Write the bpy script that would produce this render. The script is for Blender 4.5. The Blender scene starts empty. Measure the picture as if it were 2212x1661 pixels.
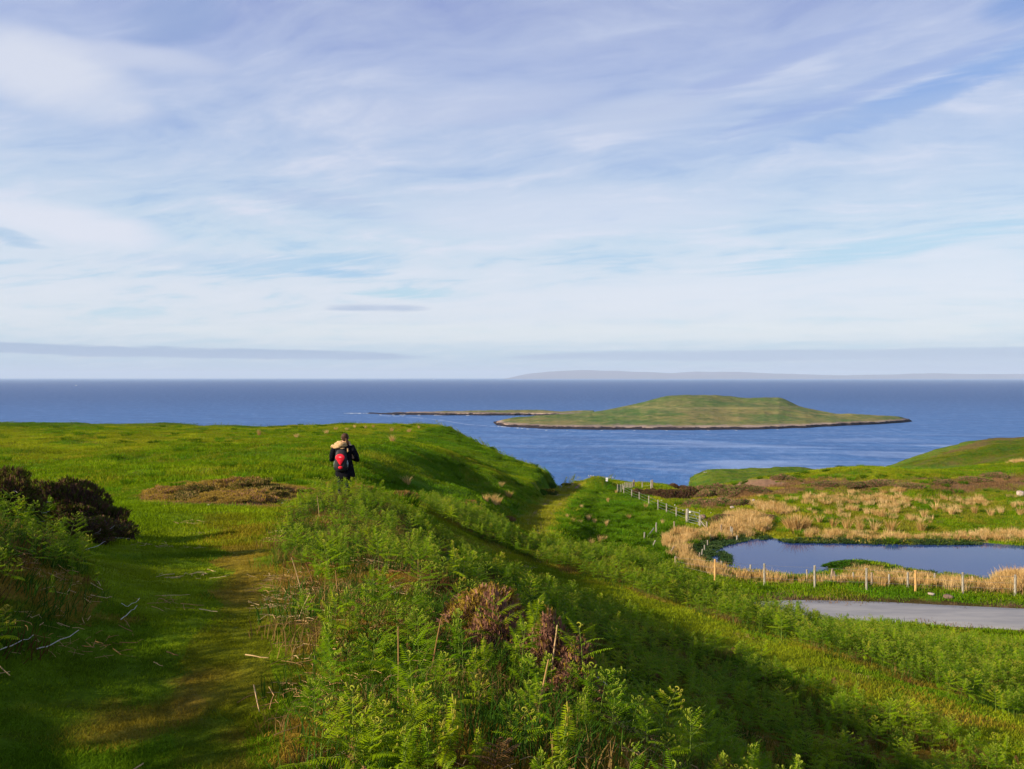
import bpy, math, random
import numpy as np
from mathutils import Vector, Matrix

# ------------------------------------------------------------------ camera, sky, sun, exposure
C = bpy.context.scene.collection
SC = bpy.context.scene
F = 1790.0; CX = 1106.0; HZ = 815.0          # focal length, centre and horizon of the photograph enlarged to 2212 px
cam_data = bpy.data.cameras.new('camera'); cam = bpy.data.objects.new('camera', cam_data); C.objects.link(cam)
cam.location = (0, 0, 0); cam.rotation_euler = (math.radians(90), math.radians(0.0), 0)
cam_data.sensor_width = 36; cam_data.lens = 36*F/2212
cam_data.shift_y = -15.5/2212
cam_data.clip_start = 0.1; cam_data.clip_end = 300000
SC.camera = cam
SC.view_settings.view_transform = 'Standard'; SC.view_settings.look = 'None'
SC.view_settings.gamma = 1.0; SC.view_settings.exposure = 1.0
try: SC.view_settings.use_curve_mapping = False
except Exception: pass
SC.cycles.max_bounces = 6; SC.cycles.diffuse_bounces = 2; SC.cycles.glossy_bounces = 3
SC.cycles.transmission_bounces = 3; SC.cycles.volume_bounces = 0; SC.cycles.transparent_max_bounces = 8
SC.cycles.use_denoising = True
SC.render.film_transparent = False

SUN_AZ = math.radians(-115)    # clockwise from +Y: the sun stands to the left, a little behind the camera
SUN_EL = math.radians(23)
sd = Vector((math.sin(SUN_AZ)*math.cos(SUN_EL), math.cos(SUN_AZ)*math.cos(SUN_EL), math.sin(SUN_EL)))
sun_data = bpy.data.lights.new('sun', 'SUN'); sun = bpy.data.objects.new('sun', sun_data); C.objects.link(sun)
sun_data.energy = 5.0; sun_data.angle = math.radians(0.5); sun_data.color = (1.0, 0.85, 0.60)
sun.rotation_euler = sd.to_track_quat('Z', 'Y').to_euler()

world = bpy.data.worlds.new('World'); SC.world = world; world.use_nodes = True

class NB:
    """small helper for building node trees"""
    def __init__(s, nt): s.nt = nt; s.n = nt.nodes; s.l = nt.links
    def new(s, t, **kw):
        n = s.n.new(t)
        for k, v in kw.items(): setattr(n, k, v)
        return n
    def put(s, sock, v):
        if isinstance(v, bpy.types.NodeSocket): s.l.new(v, sock)
        elif v is not None: sock.default_value = v
    def m(s, op, a, b=None, c=None, clamp=False):
        n = s.new('ShaderNodeMath', operation=op, use_clamp=clamp)
        s.put(n.inputs[0], a)
        if b is not None: s.put(n.inputs[1], b)
        if c is not None: s.put(n.inputs[2], c)
        return n.outputs[0]
    def vm(s, op, a, b=None):
        n = s.new('ShaderNodeVectorMath', operation=op); s.put(n.inputs[0], a)
        if b is not None: s.put(n.inputs[1], b)
        return n.outputs[0]
    def noise(s, vec, scale=1.0, detail=4.0, rough=0.5, dist=0.0):
        n = s.new('ShaderNodeTexNoise'); n.inputs['Scale'].default_value = scale
        n.inputs['Detail'].default_value = detail; n.inputs['Roughness'].default_value = rough
        n.inputs['Distortion'].default_value = dist
        if vec is not None: s.l.new(vec, n.inputs['Vector'])
        return n.outputs[0]
    def mapr(s, v, a, b, c=0.0, d=1.0, smooth=True):
        n = s.new('ShaderNodeMapRange'); n.interpolation_type = 'SMOOTHSTEP' if smooth else 'LINEAR'
        s.put(n.inputs[0], v); n.inputs[1].default_value = a; n.inputs[2].default_value = b
        n.inputs[3].default_value = c; n.inputs[4].default_value = d
        return n.outputs[0]
    def mix(s, f, a, b, blend='MIX'):
        n = s.new('ShaderNodeMix', data_type='RGBA', blend_type=blend)
        s.put(n.inputs[0], f)
        s.put(n.inputs[6], a if isinstance(a, bpy.types.NodeSocket) else (*a, 1)); s.put(n.inputs[7], b if isinstance(b, bpy.types.NodeSocket) else (*b, 1))
        return n.outputs[2]
    def comb(s, x, y, z):
        n = s.new('ShaderNodeCombineXYZ'); s.put(n.inputs[0], x); s.put(n.inputs[1], y); s.put(n.inputs[2], z); return n.outputs[0]
    def sep(s, v):
        n = s.new('ShaderNodeSeparateXYZ'); s.put(n.inputs[0], v); return n.outputs
    def ramp(s, f, stops):
        n = s.new('ShaderNodeValToRGB'); e = n.color_ramp.elements
        e[0].position, e[0].color = stops[0][0], (*stops[0][1], 1)
        e[1].position, e[1].color = stops[-1][0], (*stops[-1][1], 1)
        for p, c in stops[1:-1]:
            k = e.new(p); k.color = (*c, 1)
        s.put(n.inputs[0], f); return n.outputs[0]

def srgb(r, g, b):
    f = lambda c: (c/255/12.92) if c/255 <= 0.04045 else ((c/255+0.055)/1.055)**2.4
    return (f(r), f(g), f(b))

# ---- sky: a Nishita sky seen through thin layers of cloud, everything laid out by direction
def build_world():
    nb = NB(world.node_tree)
    for n in list(nb.n): nb.n.remove(n)
    out = nb.new('ShaderNodeOutputWorld'); bg = nb.new('ShaderNodeBackground')
    nb.l.new(bg.outputs[0], out.inputs[0]); bg.inputs[1].default_value = 0.1
    sky = nb.new('ShaderNodeTexSky', sky_type='NISHITA'); sky.sun_disc = False
    sky.sun_elevation = SUN_EL; sky.sun_rotation = SUN_AZ; sky.altitude = 60
    d = nb.new('ShaderNodeTexCoord').outputs['Generated']
    x, y, z = nb.sep(d)
    # azimuth-like and elevation-like coordinates of the direction
    az = nb.m('ARCTAN2', x, y)
    hl = nb.m('SQRT', nb.m('ADD', nb.m('MULTIPLY', x, x), nb.m('MULTIPLY', y, y)))
    el = nb.m('DIVIDE', z, nb.m('MAXIMUM', hl, 0.05))
    # cloud-layer coordinates: the direction cut with a high flat layer
    dz = nb.m('ADD', nb.m('MAXIMUM', z, 0.0), 0.10)
    px, py = nb.m('DIVIDE', x, dz), nb.m('DIVIDE', y, dz)
    # streaks run from far left to near right
    a = math.radians(24); ca, sa = math.cos(a), math.sin(a)
    u = nb.m('ADD', nb.m('MULTIPLY', px, ca), nb.m('MULTIPLY', py, -sa))
    v = nb.m('ADD', nb.m('MULTIPLY', px, sa), nb.m('MULTIPLY', py, ca))
    P = nb.comb(u, nb.m('MULTIPLY', v, 1.3), 0.0)
    wn = nb.new('ShaderNodeTexNoise'); wn.inputs['Scale'].default_value = 0.9; wn.inputs['Detail'].default_value = 3
    nb.l.new(P, wn.inputs['Vector'])
    warp = nb.vm('ADD', P, nb.vm('MULTIPLY', nb.vm('SUBTRACT', wn.outputs['Color'], (0.5, 0.5, 0.5)), (.8, .8, 0)))
    big = nb.noise(warp, 0.85, 3.0, 0.5)
    mid = nb.noise(nb.vm('MULTIPLY', warp, (1.0, 1.3, 1)), 1.9, 8.0, 0.60)
    wisp = nb.noise(nb.vm('MULTIPLY', warp, (0.8, 2.2, 1)), 4.2, 8.0, 0.62)
    # veil colour by elevation (top lavender, horizon pale)
    veil = nb.ramp(nb.m('MULTIPLY', nb.m('MAXIMUM', el, 0.0), 1.6), [
        (0.00, srgb(178, 203, 226)), (0.045, srgb(190, 213, 232)), (0.085, srgb(218, 227, 238)), (0.15, srgb(222, 228, 240)),
        (0.26, srgb(203, 220, 237)), (0.42, srgb(186, 203, 232)), (0.60, srgb(175, 189, 226)), (0.74, srgb(165, 178, 218)), (1.0, srgb(140, 157, 208))])
    hi = nb.ramp(nb.m('MULTIPLY', nb.m('MAXIMUM', el, 0.0), 1.6), [
        (0.0, srgb(196, 215, 232)), (0.09, srgb(228, 233, 242)), (0.3, srgb(224, 227, 242)), (0.6, srgb(205, 213, 236)), (1.0, srgb(182, 196, 228))])
    lo = nb.ramp(nb.m('MULTIPLY', nb.m('MAXIMUM', el, 0.0), 1.6), [
        (0.0, srgb(180, 206, 230)), (0.10, srgb(196, 220, 236)), (0.24, srgb(172, 205, 234)), (0.42, srgb(160, 184, 226)), (0.7, srgb(142, 158, 212)), (1.0, srgb(120, 142, 204))])
    mixv = nb.m('ADD', nb.m('MULTIPLY', mid, 0.60), nb.m('ADD', nb.m('MULTIPLY', big, 0.25), nb.m('MULTIPLY', wisp, 0.15)))
    col = nb.mix(nb.mapr(mixv, 0.47, 0.66), veil, hi)
    col = nb.mix(nb.m('MULTIPLY', nb.mapr(mixv, 0.50, 0.36), 0.9), col, lo)
    # single banks of cloud and gaps of clear sky: centre (az, el), half widths, strength, colour
    def blob(col, a0, e0, wa, we, slope, c, k, nz, edge=(1.35, -0.15)):
        dx = nb.m('SUBTRACT', az, a0)
        dy = nb.m('SUBTRACT', nb.m('SUBTRACT', el, e0), nb.m('MULTIPLY', dx, slope))
        q = nb.m('ADD', nb.m('POWER', nb.m('ABSOLUTE', nb.m('DIVIDE', dx, wa)), 2.0), nb.m('POWER', nb.m('ABSOLUTE', nb.m('DIVIDE', dy, we)), 2.0))
        q = nb.m('ADD', q, nb.m('MULTIPLY', nb.m('SUBTRACT', nz, 0.5), 3.2))
        return nb.mix(nb.m('MULTIPLY', nb.mapr(q, edge[0], edge[1]), k), col, c)
    def D(X, Y):   # direction of a pixel of the enlarged photograph
        t = (X-CX)/F; e = (HZ-Y)/F
        return math.atan(t), e/math.sqrt(1+t*t)
    L = [(105, 155, 190, 85, -0.15, srgb(222, 226, 240), .95, mid), (300, 122, 190, 30, 0.0, srgb(210, 216, 236), .7, mid),
         (110, 480, 230, 48, -0.1, srgb(229, 231, 243), .95, mid), (20, 512, 60, 16, -0.2, srgb(176, 202, 230), .9, wisp),
         (640, 572, 260, 26, 0.10, srgb(170, 205, 234), .75, wisp), (740, 590, 120, 12, 0.0, srgb(160, 200, 234), .8, wisp),
         (900, 635, 150, 16, 0.0, srgb(178, 214, 234), .85, wisp), (420, 560, 200, 18, 0.05, srgb(184, 208, 234), .5, wisp),
         (1850, 545, 330, 26, 0.12, srgb(180, 214, 236), .85, wisp), (2060, 178, 330, 34, 0.28, srgb(140, 172, 226), .95, wisp),
         (1880, 190, 380, 22, 0.25, srgb(152, 174, 224), .7, wisp), (1640, 150, 300, 26, 0.30, srgb(164, 180, 224), .75, wisp),
         (2200, 10, 90, 40, 0.0, srgb(118, 154, 216), .8, mid), (380, 40, 120, 60, 0.3, srgb(146, 168, 214), .7, mid),
         (1000, 230, 330, 45, 0.1, srgb(196, 205, 232), .6, mid), (1380, 250, 200, 50, 0.15, srgb(198, 208, 232), .7, mid),
         (680, 430, 170, 26, -0.1, srgb(176, 196, 228), .6, wisp), (1230, 460, 420, 60, 0.02, srgb(222, 226, 242), .55, mid),
         (1700, 290, 400, 22, 0.14, srgb(168, 190, 228), .5, wisp), (1500, 640, 800, 50, 0.04, srgb(226, 230, 242), .7, mid)]
    for (X, Y, w, h, sl, c, k, nz) in L:
        a0, e0 = D(X, Y)
        col = blob(col, a0, e0, w/F*0.92, h/F*0.95, sl, c, k, nz)
    # low stratus streaks
    wl = nb.noise(nb.comb(nb.m('MULTIPLY', az, 9.0), nb.m('MULTIPLY', el, 110.0), 3.0), 1.0, 6.0, 0.62)
    for (X, Y, w, h, sl, c, k, e) in [(200, 756, 660, 12.5, -0.013, srgb(160, 182, 216), .95, (1.0, .4)), (820, 664, 120, 9, 0.0, srgb(178, 192, 221), .9, (1.1, -.4)), (760, 668, 60, 5, 0.0, srgb(180, 194, 222), .7, (1.0, -.2)),
            (1760, 768, 640, 13, 0.0, srgb(172, 192, 222), .95, (1.0, .3)), (2150, 785, 420, 17, 0.0, srgb(180, 199, 228), .6, (1.0, .3)), (1250, 722, 900, 26, 0.0, srgb(228, 234, 240), .6, (1.0, .1))]:
        a0, e0 = D(X, Y)
        dx = nb.m('SUBTRACT', az, a0); dy = nb.m('SUBTRACT', nb.m('SUBTRACT', el, e0), nb.m('MULTIPLY', dx, sl))
        q = nb.m('ADD', nb.m('POWER', nb.m('ABSOLUTE', nb.m('DIVIDE', dx, w/F)), 4.0), nb.m('POWER', nb.m('ABSOLUTE', nb.m('DIVIDE', dy, h/F)), 2.0))
        q = nb.m('ADD', q, nb.m('MULTIPLY', nb.m('SUBTRACT', wl, 0.5), 2.4))
        col = nb.mix(nb.m('MULTIPLY', nb.mapr(q, e[0], e[1]), k), col, c)
    cl = nb.vm('MULTIPLY', col, (SKY_K, SKY_K, SKY_K))
    fin = nb.mix(0.90, sky.outputs[0], cl)
    nb.l.new(fin, bg.inputs[0])
SKY_K = 10.0/2.0*1.0
build_world()

# ------------------------------------------------------------------ small numeric helpers
def px2(X, Y, d):
    """a point of the photograph (enlarged to 2212 px) at forward distance d, as world coordinates"""
    return np.array([(X-CX)/F*d, d, -(Y-HZ)/F*d])

def hash2(ix, iy, seed):
    n = (ix.astype(np.int64)*374761393 + iy.astype(np.int64)*668265263 + seed*974634777) & 0xffffffff
    n = ((n ^ (n >> 13))*1274126177) & 0xffffffff
    return ((n ^ (n >> 16)) & 0xffff)/65535.0
def vnoise(x, y, seed=0):
    ix, iy = np.floor(x), np.floor(y); fx, fy = x-ix, y-iy
    fx = fx*fx*(3-2*fx); fy = fy*fy*(3-2*fy)
    a, b = hash2(ix, iy, seed), hash2(ix+1, iy, seed); c, d = hash2(ix, iy+1, seed), hash2(ix+1, iy+1, seed)
    return (a+(b-a)*fx)*(1-fy)+(c+(d-c)*fx)*fy
def fbm(x, y, seed=0, oct=4, g=0.5):
    s = 0; a = 1; t = 0
    for i in range(oct):
        s = s+a*vnoise(x*2**i+i*17.3, y*2**i-i*9.1, seed+i); t += a; a *= g
    return s/t
def sstep(x, a, b):
    t = np.clip((x-a)/(b-a), 0, 1); return t*t*(3-2*t)
def in_poly(X, Y, poly):
    inside = np.zeros(X.shape, bool); n = len(poly)
    for i in range(n):
        x1, y1 = poly[i]; x2, y2 = poly[(i+1) % n]
        if y1 == y2: continue
        c = ((y1 > Y) != (y2 > Y)) & (X < (x2-x1)*(Y-y1)/(y2-y1)+x1)
        inside ^= c
    return inside
def seg_dist(X, Y, pts, closed=False):
    d = np.full(X.shape, 1e9); n = len(pts)
    tt = np.zeros(X.shape)
    for i in range(n if closed else n-1):
        x1, y1 = pts[i][:2]; x2, y2 = pts[(i+1) % n][:2]
        L2 = (x2-x1)**2+(y2-y1)**2
        t = np.clip(((X-x1)*(x2-x1)+(Y-y1)*(y2-y1))/L2, 0, 1)
        q = np.hypot(X-x1-t*(x2-x1), Y-y1-t*(y2-y1))
        k = q < d; d[k] = q[k]; tt[k] = (i+t)[k]
    return d, tt

# ------------------------------------------------------------------ terrain heights
CP = []
def cp(X, Y, *ds):
    for d in ds: CP.append(tuple(px2(X, Y, d)))
def cw(x, y, z): CP.append((x, y, z))
# around the camera and the left path
cw(0, 0, -1.62); cw(0, -8, -1.0); cw(8, -8, -2.5); cw(-9, -10, 0.6); cw(-3, 0.5, -1.45); cw(3, 1, -2.0); cw(9, 2, -4.2); cw(20, 0, -7.5); cw(25, 15, -9.5); cw(16, 9, -6.6)
cw(-60, -60, 6); cw(60, -60, -6); cw(0, -60, 2); cw(0, -200, 8); cw(-150, -100, 10); cw(150, -60, -10); cw(-200, 60, 0); cw(-120, 40, -3); cw(60, 40, -11.5)
cw(-5.6, -1.5, 0.25); cw(-4.3, 0.6, -0.20); cw(-3.9, 2.0, -0.68); cw(-6.4, 1.5, 0.25); cw(-7.0, 4.5, -0.22); cw(-7.6, 7.0, -0.55); cw(-12, 3, 1.1); cw(-14, 10, -0.2); cw(-5.0, 3.2, -0.55); cw(-10, 14, -2.0); cw(-13, 22, -3.2)
for a in [(120, 1661, 3.6), (400, 1661, 3.5), (620, 1661, 3.4), (450, 1400, 5.3), (250, 1450, 5.0), (480, 1250, 8), (330, 1250, 8), (480, 1150, 12), (350, 1160, 12), (500, 1110, 15), (400, 1105, 15), (480, 1086, 18.5),
          (330, 1088, 18), (600, 1090, 19), (560, 1040, 22.5), (450, 1046, 22), (350, 1062, 21.5), (640, 1055, 22.5), (560, 1040, 24)]: cp(*a)
cp(0, 1350, 5.0); cp(60, 1210, 6.5); cp(0, 1110, 9.5); cp(-150, 1060, 11); cp(200, 1140, 11.5); cp(120, 1120, 12); cp(280, 1140, 12.5); cp(-60, 1070, 14)
# central bank
for a in [(1000, 1661, 3.3), (1300, 1661, 3.4), (800, 1450, 4.8), (700, 1300, 7.0), (1000, 1400, 5.4), (640, 1200, 9.5), (900, 1260, 7.8), (800, 1180, 11), (650, 1120, 14), (760, 1110, 15.5),
          (700, 1080, 19), (770, 1078, 19.5), (745, 1068, 23), (690, 1066, 23), (800, 1072, 23), (745, 1062, 26)]: cp(*a)
for a in [(1250, 1520, 5.0), (1200, 1470, 8.4), (1400, 1540, 8.8), (1500, 1660, 7.4), (1110, 1345, 9.8), (1350, 1420, 12.0), (1150, 1290, 15), (1000, 1205, 17), (1700, 1560, 11.3), (1900, 1665, 9.2), (2212, 1730, 9.0), (2212, 1900, 7), (1800, 1850, 6.5), (1560, 1480, 13.5), (1400, 1385, 15),
          (900, 1135, 18), (860, 1105, 21)]: cp(*a)
# lower track and the bracken beyond it
for a in [(1000, 1180, 23), (1100, 1215, 22.4), (1200, 1250, 20.6), (1350, 1290, 18.9), (1500, 1340, 17), (1700, 1400, 15.3), (1900, 1470, 13.7), (2212, 1580, 11.8), (2500, 1700, 10),
          (1500, 1310, 20), (1700, 1370, 18), (2000, 1462, 16), (2212, 1530, 14.3), (900, 1090, 28), (1000, 1120, 30), (1100, 1140, 34), (1200, 1190, 31), (1300, 1212, 32), (1400, 1240, 32), (1500, 1262, 30),
          (1600, 1300, 27.5), (1700, 1338, 27.5), (1800, 1364, 26), (1900, 1388, 25.5), (2212, 1430, 23.5), (2212, 1388, 32), (2000, 1372, 35), (1900, 1352, 36)]: cp(*a)
cw(10.5, 36, -10.7); cw(8.3, 31, -9.0); cw(13.5, 36, -11.2); cw(4.5, 36, -9.2); cw(12, 40, -11.7)
for a in [(1500, 1262, 45), (1600, 1283, 45), (1680, 1292, 44.8), (1900, 1300, 44.3), (2212, 1311, 43.4), (2500, 1320, 43), (2212, 1365, 39), (2500, 1380, 38)]: cp(*a)
# field, track down to the shore, pond hollow
for a in [(1130, 1140, 50), (1180, 1090, 75), (1240, 1050, 110), (1210, 1070, 90), (1130, 1092, 66), (1110, 1118, 52), (1050, 1082, 60), (1060, 1110, 48), (1000, 1040, 75), (960, 1080, 52), (850, 1040, 52), (850, 1075, 34),
          (1300, 1100, 80), (1400, 1110, 78), (1250, 1150, 58), (1350, 1180, 54), (1450, 1228, 50), (1400, 1150, 66), (1320, 1060, 104), (1400, 1075, 98), (1290, 1037, 112), (1260, 1052, 108), (1330, 1052, 110),
          (1440, 1050, 118), (1400, 1052, 124), (1340, 1044, 130)]: cp(*a)
ZP = -12.30
for a in [(1500, 1150, 65), (1450, 1190, 57), (1470, 1215, 53), (1600, 1247, 50.3), (1900, 1262, 48.6), (2212, 1277, 47.2), (2500, 1290, 46), (1700, 1150, 65.8), (1900, 1152, 65.5), (2212, 1155, 65.2), (2500, 1160, 65),
          (1800, 1200, 57), (2100, 1200, 57), (1500, 1110, 75), (1700, 1100, 76.5), (2100, 1090, 79), (1900, 1065, 86), (1620, 1070, 86), (1560, 1080, 88), (1900, 1042, 92), (1700, 1035, 98), (1780, 1052, 90), (2100, 1012, 103),
          (2212, 999, 111), (2350, 990, 112), (1900, 1011, 114), (1810, 1021, 119), (1600, 1044, 108), (1660, 1036, 114), (1500, 1077, 96), (1450, 1062, 104), (1490, 1066, 112), (1560, 1050, 112)]: cp(*a)
cw(26, 140, -22); cw(45, 150, -24); cw(70, 150, -22); cw(90, 160, -20)
for a in [(1560, 1055, 185), (1480, 1042, 226), (1440, 1046, 236), (1520, 1021, 230), (1600, 1018, 232), (1650, 1014, 235), (1750, 1015, 235), (1810, 1022, 238), (1900, 1018, 232), (1965, 1001, 212), (2050, 975, 218), (2120, 960, 220), (2212, 951, 222), (2500, 920, 225),
          (1650, 1040, 195), (1750, 1045, 190), (2100, 1000, 190), (2212, 985, 185), (3200, 900, 200)]: cp(*a)
# the meadow on the left and its far crest
for a in [(300, 1082, 26), (450, 1060, 28), (600, 1050, 30), (300, 1042, 36), (600, 1022, 40), (0, 1030, 40), (720, 1012, 44), (300, 982, 62), (0, 950, 90), (-600, 960, 80), (300, 940, 100), (0, 913.5, 150), (300, 917, 150), (500, 921.5, 150), (700, 918.5, 148), (950, 921, 148), (-600, 905, 150),
          (600, 965, 72), (780, 957, 70), (700, 962, 74), (860, 962, 74), (960, 988, 80), (1060, 1026, 79), (1100, 1050, 79), (1200, 1057, 88), (960, 965, 106), (860, 945, 112), (1060, 1004, 98), (1140, 1026, 94), (1080, 984, 112), (1015, 948, 130), (1150, 1010, 105), (1210, 1031, 101), (1225, 1038, 108),
          (900, 1010, 62), (780, 1000, 52), (1000, 1055, 60)]: cp(*a)
CP = np.array(CP)
def warp(x, y):
    r = np.hypot(x, y)+1e-9; k = np.log1p(r/5.0)/r
    return x*k*2.0, y*k*2.0
_cx, _cy = warp(CP[:, 0], CP[:, 1])
def _solve():
    n = len(CP); d2 = (_cx[:, None]-_cx)**2+(_cy[:, None]-_cy)**2
    K = 0.5*d2*np.log(d2+1e-12)+np.eye(n)*2e-3
    P = np.c_[np.ones(n), _cx, _cy]
    A = np.block([[K, P], [P.T, np.zeros((3, 3))]])
    return np.linalg.solve(A, np.r_[CP[:, 2], 0, 0, 0])
_W = _solve()
def tps(x, y):
    x = np.asarray(x, float); sh = x.shape; wx, wy = warp(x.ravel(), np.asarray(y, float).ravel())
    o = np.empty(wx.shape)
    for i in range(0, len(wx), 20000):
        a, b = wx[i:i+20000, None], wy[i:i+20000, None]
        d2 = (a-_cx)**2+(b-_cy)**2
        o[i:i+20000] = (0.5*d2*np.log(d2+1e-12))@_W[:-3]+_W[-3]+_W[-2]*a[:, 0]+_W[-1]*b[:, 0]
    return o.reshape(sh)
# coast: forward distance of the cliff edge for every column of the picture, as polar radius by azimuth
_E = [(-9000, 150), (-600, 152), (0, 152), (500, 152), (950, 150), (1015, 134), (1080, 116), (1150, 109), (1210, 105), (1228, 112), (1240, 116), (1290, 116), (1330, 130), (1400, 126), (1445, 126), (1475, 150), (1490, 236), (1520, 240), (1650, 246), (1810, 246), (1965, 240), (2212, 236), (3500, 230), (9000, 230)]
_ea = np.array([math.atan((e[0]-CX)/F) for e in _E]); _er = np.array([e[1]/math.cos(math.atan((e[0]-CX)/F)) for e in _E])
def coast_r(x, y):
    return np.interp(np.arctan2(x, y), _ea, _er)

def plane_pts(L, z=ZP):
    return [tuple(px2(X, Y, z/(-(Y-HZ)/F))[:2]) for X, Y in L]
POND = plane_pts([(1505, 1192), (1540, 1172), (1600, 1163), (1636, 1166), (1655, 1152), (1672, 1164), (1720, 1172), (1790, 1171), (1900, 1175), (2000, 1176), (2120, 1174), (2260, 1182), (2500, 1188), (2520, 1240), (2260, 1250),
                  (2200, 1250), (2110, 1249), (2030, 1243), (1960, 1234), (1905, 1221), (1860, 1216), (1820, 1219), (1790, 1238), (1740, 1243), (1680, 1240), (1620, 1233), (1560, 1222), (1515, 1208)])
ROAD = [(8.2, 29.5, -8.75), (8.3, 32, -9.25), (8.6, 35, -10.2), (9.6, 38, -11.2), (11.6, 41, -11.8), (14.6, 42.7, -12.0), (18.8, 42.5, -12.0), (22, 41.9, -12.0), (25.5, 41.25, -12.0), (32, 40.2, -12.05), (45, 38.6, -12.3), (70, 37, -13)]
def catmull(P, n=8):
    P = [np.array(p, float) for p in P]; P = [2*P[0]-P[1]]+P+[2*P[-1]-P[-2]]; o = []
    for i in range(1, len(P)-2):
        for k in range(n):
            t = k/n; a, b, c, d = P[i-1:i+3]
            o.append(0.5*((2*b)+(c-a)*t+(2*a-5*b+4*c-d)*t*t+(3*b-a-3*c+d)*t**3))
    o.append(P[-2]); return o
ROADC = catmull(ROAD)
ROADW = 2.0

TRACKC = [(0.8, 49), (1.5, 54.5), (2.8, 67), (4.0, 78), (5.8, 92), (8.0, 106), (9.0, 113)]
TRACKZ = [float(tps(np.array([p[0]+.6]), np.array([p[1]]))[0]) for p in TRACKC]
def land(x, y, detail=True):
    x = np.asarray(x, float); y = np.asarray(y, float)
    r = np.hypot(x, y); er = coast_r(x, y); rr = np.minimum(r, er)
    k = rr/np.maximum(r, 1e-6); xx, yy = x*k, y*k
    z = tps(xx, yy)
    if detail:
        amp = np.clip((rr-2)/60, 0, 1)
        z = z+(fbm(xx*0.16, yy*0.16, 3, 3)-0.5)*0.9*amp**0.8
        z = z+(fbm(xx*0.7, yy*0.7, 5, 3)-0.5)*(0.06+0.16*np.clip(rr/40, 0, 1))
        z = z+(fbm(xx*3.1, yy*3.1, 8, 2)-0.5)*0.05
    # the track lies on a level bench cut into the slope, with a turf bank on its left
    dl, tl = seg_dist(xx, yy, TRACKC); zc = np.interp(tl, np.arange(len(TRACKC)), TRACKZ); w = (1-sstep(dl, 1.7, 3.4))*sstep(yy, 47, 54)
    z = z*(1-w)+(zc-.05+.10*np.clip((dl-1.0), 0, 1)+(fbm(xx*.7, yy*.7, 15, 3)-.5)*.10)*w
    z = z+1.0*np.exp(-(((xx-11.2)/2.1)**2+((yy-108)/3.0)**2)**1.3)   # green hummock past the track
    # pond and its flat margin
    m = (np.abs(x-22) < 40) & (np.abs(y-57) < 22)
    if m.any():
        xm, ym = x[m], y[m]; sd_, _ = seg_dist(xm, ym, POND, True)
        ins = in_poly(xm, ym, POND); s_ = np.where(ins, -sd_, sd_)
        s_ = s_+(fbm(xm*0.8, ym*0.8, 21, 3)-0.5)*0.7
        zz = z[m]; flat = ZP+0.10+np.clip(s_, 0, 4)*0.05
        w = np.exp(-np.clip(s_, 0, 50)/3.0); zz = zz*(1-w)+flat*w
        zz = np.maximum(zz, ZP+0.02)
        zz = np.where(s_ < 0.3, ZP+0.06+np.maximum((s_-0.3)*0.45, -0.8), zz)
        z[m] = zz
    m = (x > 3) & (x < 75) & (y > 26) & (y < 48)
    if m.any():
        xm, ym = x[m], y[m]; dd, tt = seg_dist(xm, ym, ROADC)
        rz = np.interp(tt, np.arange(len(ROADC)), [p[2] for p in ROADC])
        w = 1-sstep(dd, ROADW+0.35, ROADW+1.7); z[m] = z[m]*(1-w)+(rz-0.04)*w
    over = np.maximum(r-er, 0)
    z = z-over*1.15-0.02*over**2
    return np.maximum(z, -66.0)
def land1(x, y): return float(land(np.array([x]), np.array([y]))[0])

def hit(X, Y, dmin=1.5, dmax=260):
    """first ground point seen through a point of the photograph"""
    d = np.geomspace(dmin, dmax, 1400); p = px2(X, Y, 1.0)
    g = land(p[0]*d, d); k = np.nonzero(p[2]*d < g)[0]
    if len(k) == 0: return None
    i = max(k[0], 1); a, b = d[i-1], d[i]
    for _ in range(3):
        t = np.linspace(a, b, 12); g = land(p[0]*t, t); j = np.nonzero(p[2]*t < g)[0]; j = max(j[0], 1) if len(j) else 11
        a, b = t[j-1], t[j]
    dd = 0.5*(a+b); return Vector((p[0]*dd, dd, land1(p[0]*dd, dd)))

def proj(x, y, z):
    y = np.maximum(y, 0.05)
    return CX+F*x/y, HZ-F*z/y
# ------------------------------------------------------------------ object helpers
def tag(o, label=None, cat=None, group=None, kind=None):
    if label: o['label'] = label
    if cat: o['category'] = cat
    if group: o['group'] = group
    if kind: o['kind'] = kind
    return o
def mesh_obj(name, V, Fc, mats, parent=None, mi=None, smooth=False, link=True):
    me = bpy.data.meshes.new(name)
    V = np.asarray(V, np.float32)
    if isinstance(Fc, np.ndarray) and Fc.ndim == 2:
        me.vertices.add(len(V)); me.vertices.foreach_set('co', V.ravel())
        n, k = Fc.shape; me.loops.add(n*k); me.loops.foreach_set('vertex_index', Fc.ravel().astype(np.int32))
        me.polygons.add(n); me.polygons.foreach_set('loop_start', np.arange(0, n*k, k, dtype=np.int32)); me.polygons.foreach_set('loop_total', np.full(n, k, np.int32))
        me.update(calc_edges=True)
    else:
        me.from_pydata([tuple(map(float, v)) for v in V], [], [tuple(map(int, f)) for f in Fc]); me.update()
    for m in (mats if isinstance(mats, (list, tuple)) else [mats]): me.materials.append(m)
    if mi is not None: me.polygons.foreach_set('material_index', np.asarray(mi, np.int32))
    if smooth: me.polygons.foreach_set('use_smooth', np.ones(len(me.polygons), bool))
    o = bpy.data.objects.new(name, me)
    if link: C.objects.link(o)
    if parent: o.parent = parent
    return o
def empty(name, loc, rz=0):
    o = bpy.data.objects.new(name, None); C.objects.link(o); o.location = loc; o.rotation_euler = (0, 0, rz); o.empty_display_size = 0.2
    return o
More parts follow.
